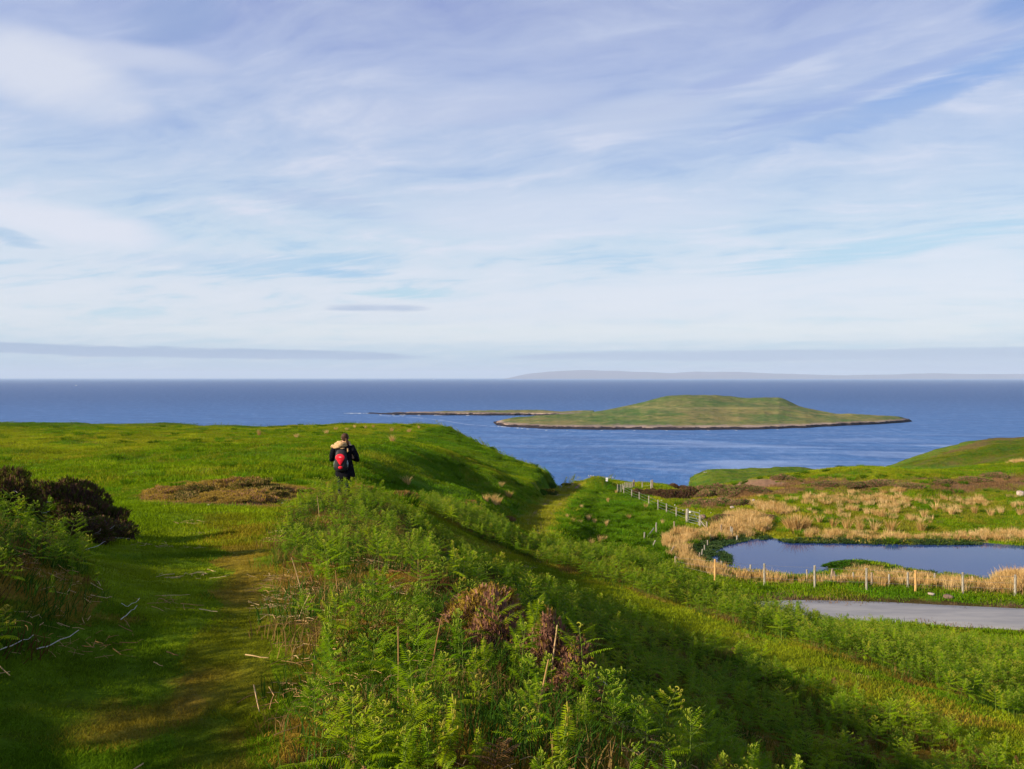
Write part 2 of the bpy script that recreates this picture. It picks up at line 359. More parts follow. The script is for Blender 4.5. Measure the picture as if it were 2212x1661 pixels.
class MB:
    """collects simple shapes into one mesh"""
    def __init__(s): s.v = []; s.f = []; s.mi = []
    def add(s, V, Fc, m=0):
        b = len(s.v); s.v += [tuple(map(float, p)) for p in V]; s.f += [tuple(i+b for i in f) for f in Fc]; s.mi += [m]*len(Fc)
    def tube(s, pts, rad, n=6, m=0, cap=True):
        pts = [Vector(p) for p in pts]; R = rad if isinstance(rad, (list, tuple)) else [rad]*len(pts)
        V = []; up = Vector((0.13, 0.31, 0.94)); prev = None
        for i, p in enumerate(pts):
            t = (pts[min(i+1, len(pts)-1)]-pts[max(i-1, 0)]).normalized()
            a = t.cross(up if prev is None else prev)
            if a.length < 1e-3: a = t.cross(Vector((1, 0, 0)))
            a.normalize(); b = a.cross(t).normalized()
            if prev is None: prev = up
            for k in range(n):
                q = 2*math.pi*k/n; V.append(p+a*math.cos(q)*R[i]+b*math.sin(q)*R[i])
        Fc = [(i*n+k, i*n+(k+1) % n, (i+1)*n+(k+1) % n, (i+1)*n+k) for i in range(len(pts)-1) for k in range(n)]
        if cap: Fc += [tuple(range(n))[::-1], tuple((len(pts)-1)*n+k for k in range(n))]
        s.add(V, Fc, m)
    def box(s, c, d, rz=0, m=0, M=None):
        V = [Vector((x*d[0]/2, y*d[1]/2, z*d[2]/2)) for x in (-1, 1) for y in (-1, 1) for z in (-1, 1)]
        R = M if M is not None else Matrix.Rotation(rz, 3, 'Z'); c = Vector(c)
        s.add([R@v+c for v in V], [(0, 1, 3, 2), (4, 6, 7, 5), (0, 4, 5, 1), (2, 3, 7, 6), (0, 2, 6, 4), (1, 5, 7, 3)], m)
    def loft(s, rings, m=0, cap=True):
        n = len(rings[0]); V = [p for r in rings for p in r]
        Fc = [(i*n+k, i*n+(k+1) % n, (i+1)*n+(k+1) % n, (i+1)*n+k) for i in range(len(rings)-1) for k in range(n)]
        if cap: Fc += [tuple(range(n))[::-1], tuple((len(rings)-1)*n+k for k in range(n))]
        s.add(V, Fc, m)
    def obj(s, name, mats, parent=None, smooth=False, bevel=0, link=True):
        o = mesh_obj(name, s.v, s.f, mats, parent, s.mi, smooth, link)
        if bevel:
            b = o.modifiers.new('bevel', 'BEVEL'); b.width = bevel; b.segments = 2; b.limit_method = 'ANGLE'
        return o

# ------------------------------------------------------------------ materials
def new_mat(name):
    m = bpy.data.materials.new(name); m.use_nodes = True; nb = NB(m.node_tree)
    for n in list(nb.n): nb.n.remove(n)
    return m, nb
def finish(nb, bsdf, disp=None):
    out = nb.new('ShaderNodeOutputMaterial'); nb.l.new(bsdf, out.inputs[0])
def princ(nb, col, rough=0.6, spec=0.3, bump=None, bstr=0.5, bdist=0.02, metal=0.0):
    p = nb.new('ShaderNodeBsdfPrincipled')
    nb.put(p.inputs['Base Color'], col if isinstance(col, bpy.types.NodeSocket) else (*col, 1)); nb.put(p.inputs['Roughness'], rough)
    p.inputs['Specular IOR Level'].default_value = spec; p.inputs['Metallic'].default_value = metal
    if bump is not None:
        b = nb.new('ShaderNodeBump'); b.inputs['Strength'].default_value = bstr; b.inputs['Distance'].default_value = bdist
        nb.l.new(bump, b.inputs['Height']); nb.l.new(b.outputs[0], p.inputs['Normal'])
    return p
def pos(nb): return nb.new('ShaderNodeNewGeometry').outputs['Position']
def objco(nb): return nb.new('ShaderNodeTexCoord').outputs['Object']
def simple_mat(name, c1, c2, scale=8, rough=0.7, spec=0.2, bump=0.3, bd=0.01, metal=0, detail=5, stretch=(1, 1, 1)):
    m, nb = new_mat(name); v = nb.vm('MULTIPLY', objco(nb), stretch)
    n = nb.noise(v, scale, detail, 0.6)
    p = princ(nb, nb.mix(nb.mapr(n, 0.35, 0.65), c1, c2), rough, spec, n, bump, bd, metal); finish(nb, p.outputs[0]); return m
def leaf_mat(name, stops, attr=None, trans=0.35, rough=0.6, spec=0.04, nscale=1.2, namp=0.35, gloss=True):
    """leaves and blades: colour by plant (random) and by place (noise), part of the light passes through"""
    m, nb = new_mat(name)
    info = nb.new('ShaderNodeObjectInfo').outputs['Random']
    n = nb.noise(pos(nb), nscale, 3, 0.6)
    if attr:
        a = nb.new('ShaderNodeAttribute', attribute_type='INSTANCER', attribute_name=attr)
        f = nb.m('ADD', nb.m('MULTIPLY', info, 0.5), nb.m('MULTIPLY', n, 0.5))
        f = nb.m('ADD', nb.m('MULTIPLY', nb.m('SUBTRACT', f, 0.5), namp*2), 1.0)
        col = nb.vm('MULTIPLY', a.outputs['Color'], nb.comb(f, f, f))
    else:
        f = nb.m('ADD', nb.m('MULTIPLY', info, 0.55), nb.m('MULTIPLY', nb.mapr(n, 0.3, 0.7), 0.45))
        col = nb.ramp(f, stops)
    p = princ(nb, col, rough, spec)
    t = nb.new('ShaderNodeBsdfTranslucent')
    nb.l.new(nb.mix(1.0, col, (1.25, 1.2, 0.6), 'MULTIPLY'), t.inputs[0])
    mx = nb.new('ShaderNodeMixShader'); mx.inputs[0].default_value = trans
    nb.l.new(p.outputs[0], mx.inputs[1]); nb.l.new(t.outputs[0], mx.inputs[2])
    finish(nb, mx.outputs[0]); return m

M_FERN = leaf_mat('bracken_leaf', [(0, (.055, .135, .003)), (.35, (.120, .225, .003)), (.7, (.20, .305, .004)), (1, (.30, .360, .006))], trans=.42)
M_FSTEM = leaf_mat('bracken_stem', [(0, (.09, .15, .02)), (1, (.16, .22, .04))], trans=.1)
M_CROZ = leaf_mat('bracken_crozier', [(0, (.15, .22, .02)), (.6, (.24, .29, .03)), (1, (.32, .25, .04))], trans=.3)
M_BLADE = leaf_mat('grass_blade', None, attr='col', trans=.35, rough=.8, spec=.02, nscale=.9, namp=.45)
M_REED = leaf_mat('dry_reed', [(0, (.27, .15, .045)), (.45, (.48, .31, .125)), (1, (.62, .45, .24))], trans=.3, rough=.6, spec=.15)
M_REEDG = leaf_mat('green_reed', [(0, (.05, .09, .015)), (1, (.16, .17, .03))], trans=.3)
M_STRAW = leaf_mat('dead_bracken', [(0, (.20, .095, .035)), (.5, (.40, .24, .10)), (1, (.62, .47, .26))], trans=.1, rough=.7, spec=.1)
M_HEATHSTRAW = leaf_mat('straw_heather_sprig', [(0, (.17, .10, .035)), (.5, (.30, .20, .07)), (1, (.42, .30, .12))], trans=.2, rough=.8, spec=.02, nscale=5)
M_DEADF = leaf_mat('withered_frond', [(0, (.10, .045, .015)), (1, (.26, .14, .06))], trans=.1)
M_TWIG = leaf_mat('bleached_twig', [(0, (.36, .33, .30)), (1, (.60, .57, .52))], trans=.0, rough=.8, spec=.1)
M_HEATHER = leaf_mat('heather_sprig', [(0, (.050, .026, .016)), (.5, (.105, .055, .036)), (1, (.16, .085, .055))], trans=.15, rough=.8, spec=.05, nscale=6)
M_HEATHPINK = leaf_mat('dry_heather_sprig', [(0, (.13, .06, .045)), (.5, (.24, .12, .085)), (1, (.34, .19, .12))], trans=.15, rough=.8, spec=.05, nscale=6)
M_SHRUB = leaf_mat('shrub_leaf', [(0, (.035, .105, .006)), (.5, (.060, .150, .008)), (1, (.10, .20, .010))], trans=.3, nscale=3)
M_HEATHGRN = leaf_mat('heather_green_sprig', [(0, (.045, .055, .010)), (1, (.11, .12, .016))], trans=.2, rough=.8, spec=.05, nscale=5)
M_MOSS = leaf_mat('ochre_moss_sprig', [(0, (.20, .13, .02)), (1, (.38, .27, .04))], trans=.2, rough=.8, spec=.05, nscale=6)
M_WATERWEED = leaf_mat('water_plant_leaf', [(0, (.015, .035, .012)), (.6, (.035, .070, .02)), (1, (.10, .13, .05))], trans=.2)
M_GORSE = leaf_mat('yellow_flower', [(0, (.55, .33, .02)), (1, (.75, .50, .03))], trans=.2)
M_WOOD = simple_mat('weathered_wood', (.16, .145, .125), (.31, .285, .245), 6, .85, .1, .5, .01, stretch=(6, 6, .7))
M_WOODB = simple_mat('brown_wood', (.16, .12, .09), (.30, .24, .18), 6, .85, .1, .5, .01, stretch=(6, 6, .7))
M_WOODO = simple_mat('new_orange_wood', (.36, .20, .07), (.50, .31, .13), 6, .8, .1, .4, .01, stretch=(6, 6, .7))
M_STEEL = simple_mat('galvanised_steel', (.20, .21, .22), (.32, .33, .34), 5, .45, .5, .1, .002, .6)
M_WIRE = simple_mat('fence_wire', (.20, .19, .19), (.30, .28, .27), 5, .5, .4, 0, .001, .4)
M_ROCK = simple_mat('grey_pink_rock', (.22, .17, .15), (.42, .35, .31), 3, .9, .1, .8, .03)
M_ROCKW = simple_mat('pale_rock', (.50, .47, .43), (.75, .72, .68), 5, .9, .1, .6, .02)
M_WHITE = simple_mat('white_paint', (.74, .74, .74), (.82, .82, .82), 5, .5, .3, .05, .002)

# ------------------------------------------------------------------ what grows where
def zone(x, y, poly, r0=0, r1=1e9, z=None, soft=None, seed=50):
    r = np.hypot(x, y)
    if z is None: z = land(x, y)
    u, v = proj(x, y, z)
    if soft:
        u = u+(fbm(x*soft[0], y*soft[0], seed, 3)-.5)*soft[1]; v = v+(fbm(x*soft[0], y*soft[0], seed+9, 3)-.5)*soft[1]*0.5
    return in_poly(u, v, poly) & (r > r0) & (r < r1) & (y > 0.3)
Z_RIDGE = [(560, 2600), (600, 1661), (615, 1400), (600, 1250), (600, 1160), (625, 1108), (690, 1073), (800, 1072), (860, 1105), (960, 1175), (1060, 1250), (1180, 1330), (1300, 1430), (1500, 1600), (1900, 2600)]
Z_SLOPE = [(840, 1108), (900, 1132), (1010, 1203), (1130, 1262), (1250, 1310), (1400, 1358), (1600, 1425), (1800, 1500), (2000, 1574), (2300, 1700), (4200, 2600), (1900, 2600), (1500, 1600), (1300, 1430), (1060, 1250), (930, 1160)]
Z_FAR = [(880, 1066), (960, 1085), (1050, 1112), (1105, 1150), (1190, 1176), (1300, 1186), (1400, 1206), (1500, 1230), (1600, 1255), (1680, 1288), (1800, 1330), (1900, 1352), (2050, 1385), (2500, 1430), (2900, 1740), (2212, 1560), (1900, 1455), (1700, 1388), (1500, 1322), (1350, 1276), (1200, 1230), (1100, 1190), (1000, 1150), (930, 1105)]
Z_LEFT = [(-900, 1090), (-40, 1105), (60, 1122), (130, 1160), (195, 1230), (215, 1300), (150, 1375), (60, 1400), (-60, 1440), (-900, 1600)]
Z_HEATH = [(300, 1085), (330, 1058), (450, 1037), (560, 1032), (650, 1040), (720, 1050), (700, 1066), (640, 1075), (600, 1096), (500, 1092), (430, 1090)]
Z_HEATHR = [(1470, 1095), (1500, 1060), (1560, 1048), (1640, 1042), (1700, 1034), (1800, 1032), (1950, 1036), (2100, 1028), (2260, 1020), (2260, 1052), (2060, 1062), (1900, 1068), (1740, 1064), (1640, 1072), (1580, 1100), (1540, 1120), (1490, 1110)]
Z_BARE = [(1588, 1040), (1640, 1034), (1700, 1034), (1690, 1046), (1640, 1054), (1600, 1056)]
Z_BOG = [(1560, 1100), (1620, 1070), (1740, 1062), (2300, 1066), (2300, 1165), (1560, 1160), (1500, 1140)]
Z_HEAD = [(1840, 1030), (1960, 1002), (2050, 975), (2120, 950), (2400, 900), (2700, 1000), (2212, 1003), (1965, 1006)]
Z_FIELD = [(1160, 1140), (1240, 1060), (1330, 1050), (1400, 1070), (1500, 1130), (1450, 1220), (1350, 1190), (1200, 1160)]
Z_TRACK = [(1108, 1150), (1132, 1116), (1176, 1076), (1228, 1040), (1266, 1040), (1232, 1090), (1196, 1156)]
Z_SHOULDER = [(770, 962), (880, 960), (980, 985), (1100, 1045), (1180, 1060), (1140, 1090), (1090, 1120), (960, 1090), (850, 1060), (780, 1030)]
Z_FARSLOPE = [(880, 958), (900, 935), (960, 922), (1060, 975), (1210, 1034), (1190, 1058), (1100, 1040), (980, 985)]
Z_PATHY = [(430, 1661), (560, 1661), (600, 1500), (590, 1380), (570, 1300), (590, 1180), (540, 1120), (440, 1120), (470, 1200), (470, 1300), (400, 1400), (360, 1500), (380, 1700)]
Z_TRACK2 = [(980, 1165), (1010, 1165), (1130, 1218), (1250, 1254), (1400, 1302), (1560, 1354), (1750, 1418), (2000, 1504), (2300, 1605), (2300, 1650), (2000, 1552), (1800, 1474), (1600, 1404), (1400, 1342), (1250, 1294), (1100, 1240)]
Z_REED = [(1438, 1162), (1470, 1148), (1530, 1146), (1570, 1150), (1600, 1142), (1625, 1150), (1630, 1158), (1600, 1163), (1545, 1166), (1500, 1172), (1482, 1190), (1500, 1210), (1540, 1224), (1600, 1243), (1700, 1253), (1800, 1257), (1900, 1258), (2010, 1262), (2100, 1266), (2300, 1262), (2300, 1292), (2212, 1290), (2100, 1277), (1950, 1266), (1800, 1262), (1650, 1256), (1560, 1245), (1490, 1228), (1450, 1200), (1436, 1180)]
Z_REED2 = [(1740, 1146), (1800, 1150), (1900, 1156), (2010, 1160), (2120, 1152), (2300, 1154), (2300, 1168), (1900, 1168), (1780, 1166), (1735, 1160)]

PAL = dict(mead=(.090, .150, .003), yel=(.160, .190, .007), lush=(.050, .128, .004), dark=(.036, .085, .004), olive=(.110, .112, .005), brown=(.22, .120, .020), heath=(.150, .080, .045),
           straw=(.42, .28, .10), peat=(.060, .030, .018), soil=(.22, .13, .085), ochre=(.20, .14, .02))
PAL = {k: np.array(v) for k, v in PAL.items()}
RUTS = ([(1140, 1124), (1191, 1077), (1238, 1046)], [(1164, 1145), (1207, 1091), (1252, 1046)])
def rut_w(x, y, z):
    r = np.hypot(x, y); u, v = proj(x, y, z); w = np.zeros(x.shape)
    for rut in RUTS:
        dd, _ = seg_dist(u, v, rut); w = np.maximum(w, 1-sstep(dd, .8+40/np.maximum(r, 20), 2.4+130/np.maximum(r, 20)))
    return w*(r > 42)*(r < 125)
def ground_col(x, y, z=None, slope=None):
    if z is None: z = land(x, y)
    r = np.hypot(x, y)
    n1 = fbm(x*.05, y*.05, 31, 4); n2 = fbm(x*.33, y*.33, 37, 4); n3 = fbm(x*1.7, y*1.7, 41, 3); n4 = fbm(x*6.1, y*6.1, 43, 2)
    c = PAL['mead'][None]*np.ones(x.shape)[:, None]
    def mixc(c, w, k): return c*(1-w[:, None])+PAL[k][None]*w[:, None]
    c = mixc(c, sstep(n1+0.35*(n2-.5)+0.22*sstep(r, 50, 130)-.06, .42, .66), 'yel')
    c = mixc(c, .75*sstep(n2, .52, .68)*(r > 14), 'lush')
    c = mixc(c, .55*sstep(n3, .60, .74), 'dark')
    c = mixc(c, .35*sstep(fbm(x*2.6, y*2.6, 47, 3), .56, .70)*(r > 20), 'brown'); so = (.25, 26)
    def Z(p, r0=0, r1=1e9, soft=so): return zone(x, y, p, r0, r1, z, soft)
    k = Z(Z_SHOULDER, 40, 110); c = np.where(k[:, None], mixc(c, .25+.4*sstep(n2, .4, .6), 'lush'), c)
    k = Z(Z_SHOULDER, 40, 110); c = np.where(k[:, None], mixc(c, .3*sstep(n3, .48, .62), 'dark'), c)
    k = Z(Z_FARSLOPE, 90, 160); c = np.where(k[:, None], mixc(mixc(c, .6+0*n2, 'lush'), .55*sstep(n3, .42, .6), 'dark'), c)
    k = Z(Z_FIELD, 45, 130); c = np.where(k[:, None], mixc(c, .65+.3*sstep(n2, .4, .6), 'lush'), c)
    k = Z(Z_PATHY, 2, 19, (1.1, 110)); c = np.where(k[:, None], mixc(mixc(c, .8+0*n2, 'olive'), .5*sstep(n2+.4*(n3-.5), .5, .72), 'brown'), c)
    k = Z(Z_TRACK2, 8, 26, (.8, 40)); c = np.where(k[:, None], mixc(mixc(c*.9, .15+0*n2, 'yel'), .6*sstep(n2+.4*(n3-.5), .50, .66), 'brown'), c)
    k = Z(Z_HEATH, 16, 30, (1.2, 22)); c = np.where(k[:, None], mixc(mixc(c, .75+0*n2, 'ochre'), .9*sstep(n3, .42, .58), 'heath'), c)
    k = Z(Z_HEATHR, 80, 135); c = np.where(k[:, None], mixc(mixc(c, .35+0*n2, 'ochre'), .9*sstep(n2+.35*(n3-.5), .40, .56), 'heath'), c)
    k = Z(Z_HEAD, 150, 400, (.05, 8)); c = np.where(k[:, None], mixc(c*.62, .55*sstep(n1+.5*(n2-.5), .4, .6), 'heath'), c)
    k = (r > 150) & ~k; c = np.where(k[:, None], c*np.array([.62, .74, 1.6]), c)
    k = Z(Z_BARE, 80, 130, (.3, 8)); c = np.where(k[:, None], mixc(c, .85+0*n2, 'soil'), c)
    k = Z(Z_BOG, 62, 98); c = np.where(k[:, None], mixc(c, .5*sstep(n2, .45, .6), 'ochre'), c)
    k = Z(Z_TRACK, 40, 130, (.3, 8)); c = np.where(k[:, None], mixc(mixc(c, .9+0*n2, 'yel'), .30+0*n2, 'ochre'), c)
    c = mixc(c, rut_w(x, y, z)*(.6+.4*sstep(n3, .35, .55)), 'soil')
    # margins of reeds and of the road; fern floors
    k = Z(Z_REED, 40, 75, None) | Z(Z_REED2, 60, 80, None); c = np.where(k[:, None], mixc(c, .65+0*n2, 'straw'), c)
    dd, tt = seg_dist(x, y, ROADC); far = (dd > 1.7) & (dd < 2.75+.8*(n2-.5)) & (x > 5) & (y > 34)
    c = np.where(far[:, None], mixc(mixc(c, .85+0*n2, 'peat'), .4*sstep(n3, .5, .6), 'soil'), c)
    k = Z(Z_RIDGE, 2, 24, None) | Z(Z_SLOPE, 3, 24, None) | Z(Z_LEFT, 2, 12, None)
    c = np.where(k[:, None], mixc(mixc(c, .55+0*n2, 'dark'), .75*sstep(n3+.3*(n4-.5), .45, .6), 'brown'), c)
    k = Z(Z_FAR, 14, 45, None); c = np.where(k[:, None], mixc(c, .5*sstep(n3, .5, .62), 'brown'), c)
    k = Z([(-400, 1330), (330, 1330), (430, 1500), (560, 1600), (600, 2200), (-400, 2200)], 1, 9, (1.1, 110)); c = np.where(k[:, None], mixc(mixc(c, .6+0*n2, 'dark'), .5*sstep(n3, .52, .68), 'brown'), c)  # near left corner: shade painted into the turf colour, plus brown patches
    # weeds, worn spots, cliffs
    c = mixc(c, sstep(z, -30, -36), 'peat')
    return c*(0.82+0.36*n4)[:, None]

# ------------------------------------------------------------------ ground sheet
def build_ground():
    az = np.radians(np.concatenate([np.linspace(-180, -40, 90, endpoint=False), np.linspace(-40, 40, 1150, endpoint=False), np.linspace(40, 180, 90, endpoint=False)]))
    r = np.concatenate([[0.35], np.geomspace(0.6, 300, 620)])
    A, R = np.meshgrid(az, r); x = R*np.sin(A); y = R*np.cos(A)
    # stretch the outermost rows so that the sheet passes below the sea everywhere
    z = land(x.ravel(), y.ravel())
    xx, yy = x.ravel(), y.ravel()
    nr, na = x.shape
    idx = np.arange(nr*na).reshape(nr, na); nxt = np.roll(idx, -1, 1)
    Q = np.stack([idx[:-1], nxt[:-1], nxt[1:], idx[1:]], -1).reshape(-1, 4)[:, ::-1]
    # close the middle
    V = np.c_[xx, yy, z]
    V = np.r_[V, [[0, 0, land1(0.01, 0.01)]]]
    col = np.empty((len(V), 3)); 
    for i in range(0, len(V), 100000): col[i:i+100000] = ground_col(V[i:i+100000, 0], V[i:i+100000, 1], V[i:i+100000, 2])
    m, nb = new_mat('turf_ground')
    a = nb.new('ShaderNodeAttribute', attribute_name='zone_color')
    p = pos(nb); n = nb.noise(p, 9.0, 6, .65); n2 = nb.noise(p, 1.3, 5, .6)
    k = nb.m('MULTIPLY', nb.mapr(n, .3, .7, .55, 1.35, False), nb.mapr(n2, .3, .7, .8, 1.15, False))
    col_s = nb.vm('MULTIPLY', a.outputs['Color'], nb.comb(k, k, k))
    finish(nb, princ(nb, col_s, .95, .02, n, .7, .05).outputs[0])
    o = mesh_obj('ground', V, Q, m, smooth=True)
    ca = o.data.color_attributes.new('zone_color', 'FLOAT_COLOR', 'POINT')
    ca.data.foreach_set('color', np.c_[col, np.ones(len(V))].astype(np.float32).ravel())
    tag(o, kind='structure', label='green turf and heath ground falling to the sea')
    mesh_obj
    return o
ground = build_ground()

# ------------------------------------------------------------------ road
def build_road():
    V = []; P = [np.array(p) for p in ROADC]; w = ROADW
    for i, p in enumerate(P):
        t = P[min(i+1, len(P)-1)]-P[max(i-1, 0)]; t[2] = 0; t /= np.linalg.norm(t); nrm = np.array([-t[1], t[0], 0])
        for s in (-1, -.96, -.5, 0, .5, .96, 1):
            jig = 0.10*(fbm(np.array([i*.7]), np.array([s*3.]), 77, 2)[0]-.5) if abs(s) == 1 else 0
            V.append(p+nrm*(s*(w+jig))+np.array([0, 0, 0.03-0.04*s*s-(0.05 if abs(s) == 1 else 0)]))
    Q = [(i*7+k, i*7+k+1, (i+1)*7+k+1, (i+1)*7+k) for i in range(len(P)-1) for k in range(6)]
    m, nb = new_mat('worn_asphalt'); q = pos(nb)
    fine = nb.noise(q, 60, 4, .7); big = nb.noise(nb.vm('MULTIPLY', q, (.25, 1.2, 1)), 1.3, 4, .6)
    c = nb.mix(nb.mapr(big, .35, .65), (.19, .19, .205), (.25, .245, .25)); c = nb.mix(nb.mapr(fine, .5, .75, 0, .4), c, (.33, .32, .31))
    finish(nb, princ(nb, c, .8, .3, fine, .3, .01).outputs[0])
    o = mesh_obj('road', V, Q, m, smooth=True)
    # face up
    if o.data.polygons[0].normal.z < 0: o.data.flip_normals()
    tag(o, kind='structure')
build_road()

# ------------------------------------------------------------------ water
def build_water():
    m, nb = new_mat('sea_water'); q = pos(nb)
    x, y, z = nb.sep(q)
    a = math.radians(-8); ca, sa = math.cos(a), math.sin(a)
    u = nb.m('ADD', nb.m('MULTIPLY', x, ca), nb.m('MULTIPLY', y, sa)); v = nb.m('ADD', nb.m('MULTIPLY', x, -sa), nb.m('MULTIPLY', y, ca))
    small = nb.noise(nb.comb(nb.m('MULTIPLY', u, .10), nb.m('MULTIPLY', v, .05), 0.), 1.0, 7, .70)
    swell = nb.noise(nb.comb(nb.m('MULTIPLY', u, .012), nb.m('MULTIPLY', v, .035), 2.), 1.0, 5, .6)
    st = nb.noise(nb.comb(nb.m('MULTIPLY', u, .0045), nb.m('MULTIPLY', v, .0115), 7.), 1.0, 7, .62, 0.9)
    near = nb.mapr(y, 1050, 650, 0, 1); east = nb.mapr(x, -60, 160, 0.2, 1)
    streak = nb.m('MULTIPLY', nb.mapr(st, .50, .66), nb.m('MULTIPLY', near, east))
    farf = nb.mapr(y, 700, 2600, 0, 1)
    base = nb.mix(farf, (.032, .115, .31), (.000, .044, .17))
    base = nb.mix(nb.m('MULTIPLY', nb.mapr(small, .46, .68, 0, 1), .65), base, (.12, .22, .46))
    base = nb.mix(nb.m('MULTIPLY', nb.mapr(swell, .40, .62), .35), base, (.004, .040, .17))
    base = nb.mix(nb.mapr(y, 5000, 30000, 0, .8), base, (.03, .16, .38))
    base = nb.mix(nb.m('MULTIPLY', streak, .6), base, (.24, .33, .54))
    h = nb.m('ADD', small, nb.m('MULTIPLY', swell, 1.5))
    p = princ(nb, base, .45, .07, h, .8, 2.0)
    finish(nb, p.outputs[0])
    S = 50000
    o = mesh_obj('sea', [(-S, -S, -60), (S, -S, -60), (S, S, -60), (-S, S, -60)], [(0, 1, 2, 3)], m); tag(o, kind='structure')
    m, nb = new_mat('pond_water'); q = pos(nb); n = nb.noise(nb.vm('MULTIPLY', q, (1, 2.2, 1)), 1.1, 4, .6)
    p = princ(nb, (.016, .038, .150), .03, .24, n, .06, .02); p.inputs['IOR'].default_value = 1.33; finish(nb, p.outputs[0])
    c = np.mean(POND, 0); V = [(c[0]+(px-c[0])*1.12, c[1]+(py-c[1])*1.15, ZP) for px, py in POND]
    o = mesh_obj('pond', V, [tuple(range(len(V)))], m); tag(o, kind='structure')
    if o.data.polygons[0].normal.z < 0: o.data.flip_normals()
build_water()

# ------------------------------------------------------------------ island, skerry, far coast
def island_mat():
    m, nb = new_mat('island_turf_and_rock'); q = pos(nb); x, y, z = nb.sep(q)
    n = nb.noise(nb.vm('MULTIPLY', q, (.012, .02, .03)), 1.0, 7, .62); f = nb.noise(nb.vm('MULTIPLY', q, (.08, .12, .3)), 1.0, 6, .65)
    big = nb.noise(nb.vm('MULTIPLY', q, (.007, .008, .01)), 1.0, 4, .5)
    g = nb.mix(nb.mapr(n, .38, .62), (.062, .105, .022), (.155, .135, .045))
    g = nb.mix(nb.m('MULTIPLY', nb.mapr(big, .52, .66), .7), g, (.045, .105, .02))
    up = nb.mapr(z, -47, -38); g = nb.mix(nb.m('MULTIPLY', up, .45), g, (.050, .095, .018))
    terr = nb.m('MULTIPLY', nb.mapr(z, -42.6, -41.6), nb.mapr(z, -39.6, -40.6)); g = nb.mix(nb.m('MULTIPLY', terr, .45), g, (.22, .19, .08))
    fi = nb.noise(nb.vm('MULTIPLY', q, (.05, .16, .4)), 1.0, 8, .7); g = nb.mix(nb.m('MULTIPLY', nb.mapr(fi, .52, .64), .5), g, (.19, .155, .07)); g = nb.mix(nb.m('MULTIPLY', nb.mapr(fi, .46, .36), .6), g, (.03, .06, .014))
    g = nb.mix(nb.m('MULTIPLY', nb.mapr(f, .50, .72), .65), g, (.21, .165, .075))
    g = nb.mix(nb.m('MULTIPLY', nb.mapr(f, .48, .32), .55), g, (.035, .055, .016))
    h = nb.m('ADD', z, nb.m('ADD', nb.m('MULTIPLY', nb.m('SUBTRACT', f, .5), 4.5), nb.m('MULTIPLY', nb.m('SUBTRACT', n, .5), 3.0)))
    sh = nb.mix(nb.mapr(n, .4, .6), (.17, .125, .105), (.28, .21, .18))
    c = nb.mix(nb.mapr(h, -56.6, -55.4), sh, g)
    c = nb.mix(nb.mapr(h, -57.5, -56.7), (.018, .014, .018), c)
    finish(nb, princ(nb, c, .95, .05, f, .8, 1.2).outputs[0]); return m
M_ISL = island_mat()
def build_island(name, near, top, W, foam, back, label, nx=420, nt=70, upper=True, seed=3):
    X = np.linspace(near[0][0], near[-1][0], nx)
    vn = np.interp(X, *zip(*near)); vt = np.interp(X, *zip(*top)); w = np.interp(X, *zip(*W))
    vn = vn+(fbm(X*.035, X*0, seed, 3)-.5)*1.6
    if upper: vt = vt+(fbm(X*.05, X*0, seed+4, 3)-.5)*1.6
    if upper:
        kk = np.exp(-np.linspace(-2.2, 2.2, 23)**2); kk /= kk.sum(); vt = np.convolve(np.pad(vt, 11, 'edge'), kk, 'valid'); w = np.convolve(np.pad(w, 11, 'edge'), kk, 'valid')
    Dn = 60*F/(vn-HZ); k2 = np.exp(-np.linspace(-2, 2, 91)**2); k2 /= k2.sum(); w = np.convolve(np.pad(w, 45, 'edge'), k2, 'valid') if upper else w
    Dr = Dn+w; zr0 = -(vt-HZ)/F*Dr; zs0 = np.convolve(np.pad(zr0, 45, 'edge'), k2, 'valid') if nx > 300 else zr0; zr = zr0
    rows = []
    for i, t in enumerate(np.r_[np.linspace(0, .06, 8), np.linspace(.08, 1, nt), np.linspace(1.04, 1.6, 14)]):
        D = Dn+w*t; x = (X-CX)/F*D
        q_ = sstep(np.array(min(t, 1.0)), .62, 1.0); zr = zr0*q_+np.minimum(zs0, zr0+3)*(1-q_); Hh = np.maximum(zr+60, 1.5)
        cl = np.minimum(3.6, Hh*.75)
        if t <= .06: f = cl*sstep(np.array(t), 0, .045)+0*X
        elif t <= 1:
            s = (t-.06)/.94
            wb = sstep(Hh, 12, 30); body = (1-wb)*s**.85+wb*(.34*sstep(np.array(s), 0, .60)+.36*s+.30*sstep(np.array(s), .45+.2*(fbm(x*.01, x*0, 5, 2)-.5), 1.0))
            f = cl+(Hh-cl)*np.clip(body, 0, 1)
        else: f = Hh*(1-sstep(np.array((t-1)/.6), 0, 1)*1.1)
        nz = (fbm(x*.018, np.full_like(x, D.mean()*.03)+D*.01, seed+20, 4)-.5)*9.0*np.clip(min(t, 1.2)*2, 0, 1)*np.clip(Hh/20, 0, 1)*(1 if t < .97 else .3)
        nz = nz+(fbm(x*.12, D*.12, seed+27, 3)-.5)*1.2
        ends = np.clip(np.minimum((X-X[0])/8, (X[-1]-X)/8), 0, 1)
        rows.append(np.c_[x, D, -60.6+(f+nz+.3)*ends+(0 if t > 0 else -1.2)])
    V = np.concatenate(rows); nr = len(rows); idx = np.arange(nr*nx).reshape(nr, nx)
    Q = np.stack([idx[:-1, :-1], idx[:-1, 1:], idx[1:, 1:], idx[1:, :-1]], -1).reshape(-1, 4)
    o = mesh_obj(name, V, Q, M_ISL, smooth=True); tag(o, label, kind='structure'); return o
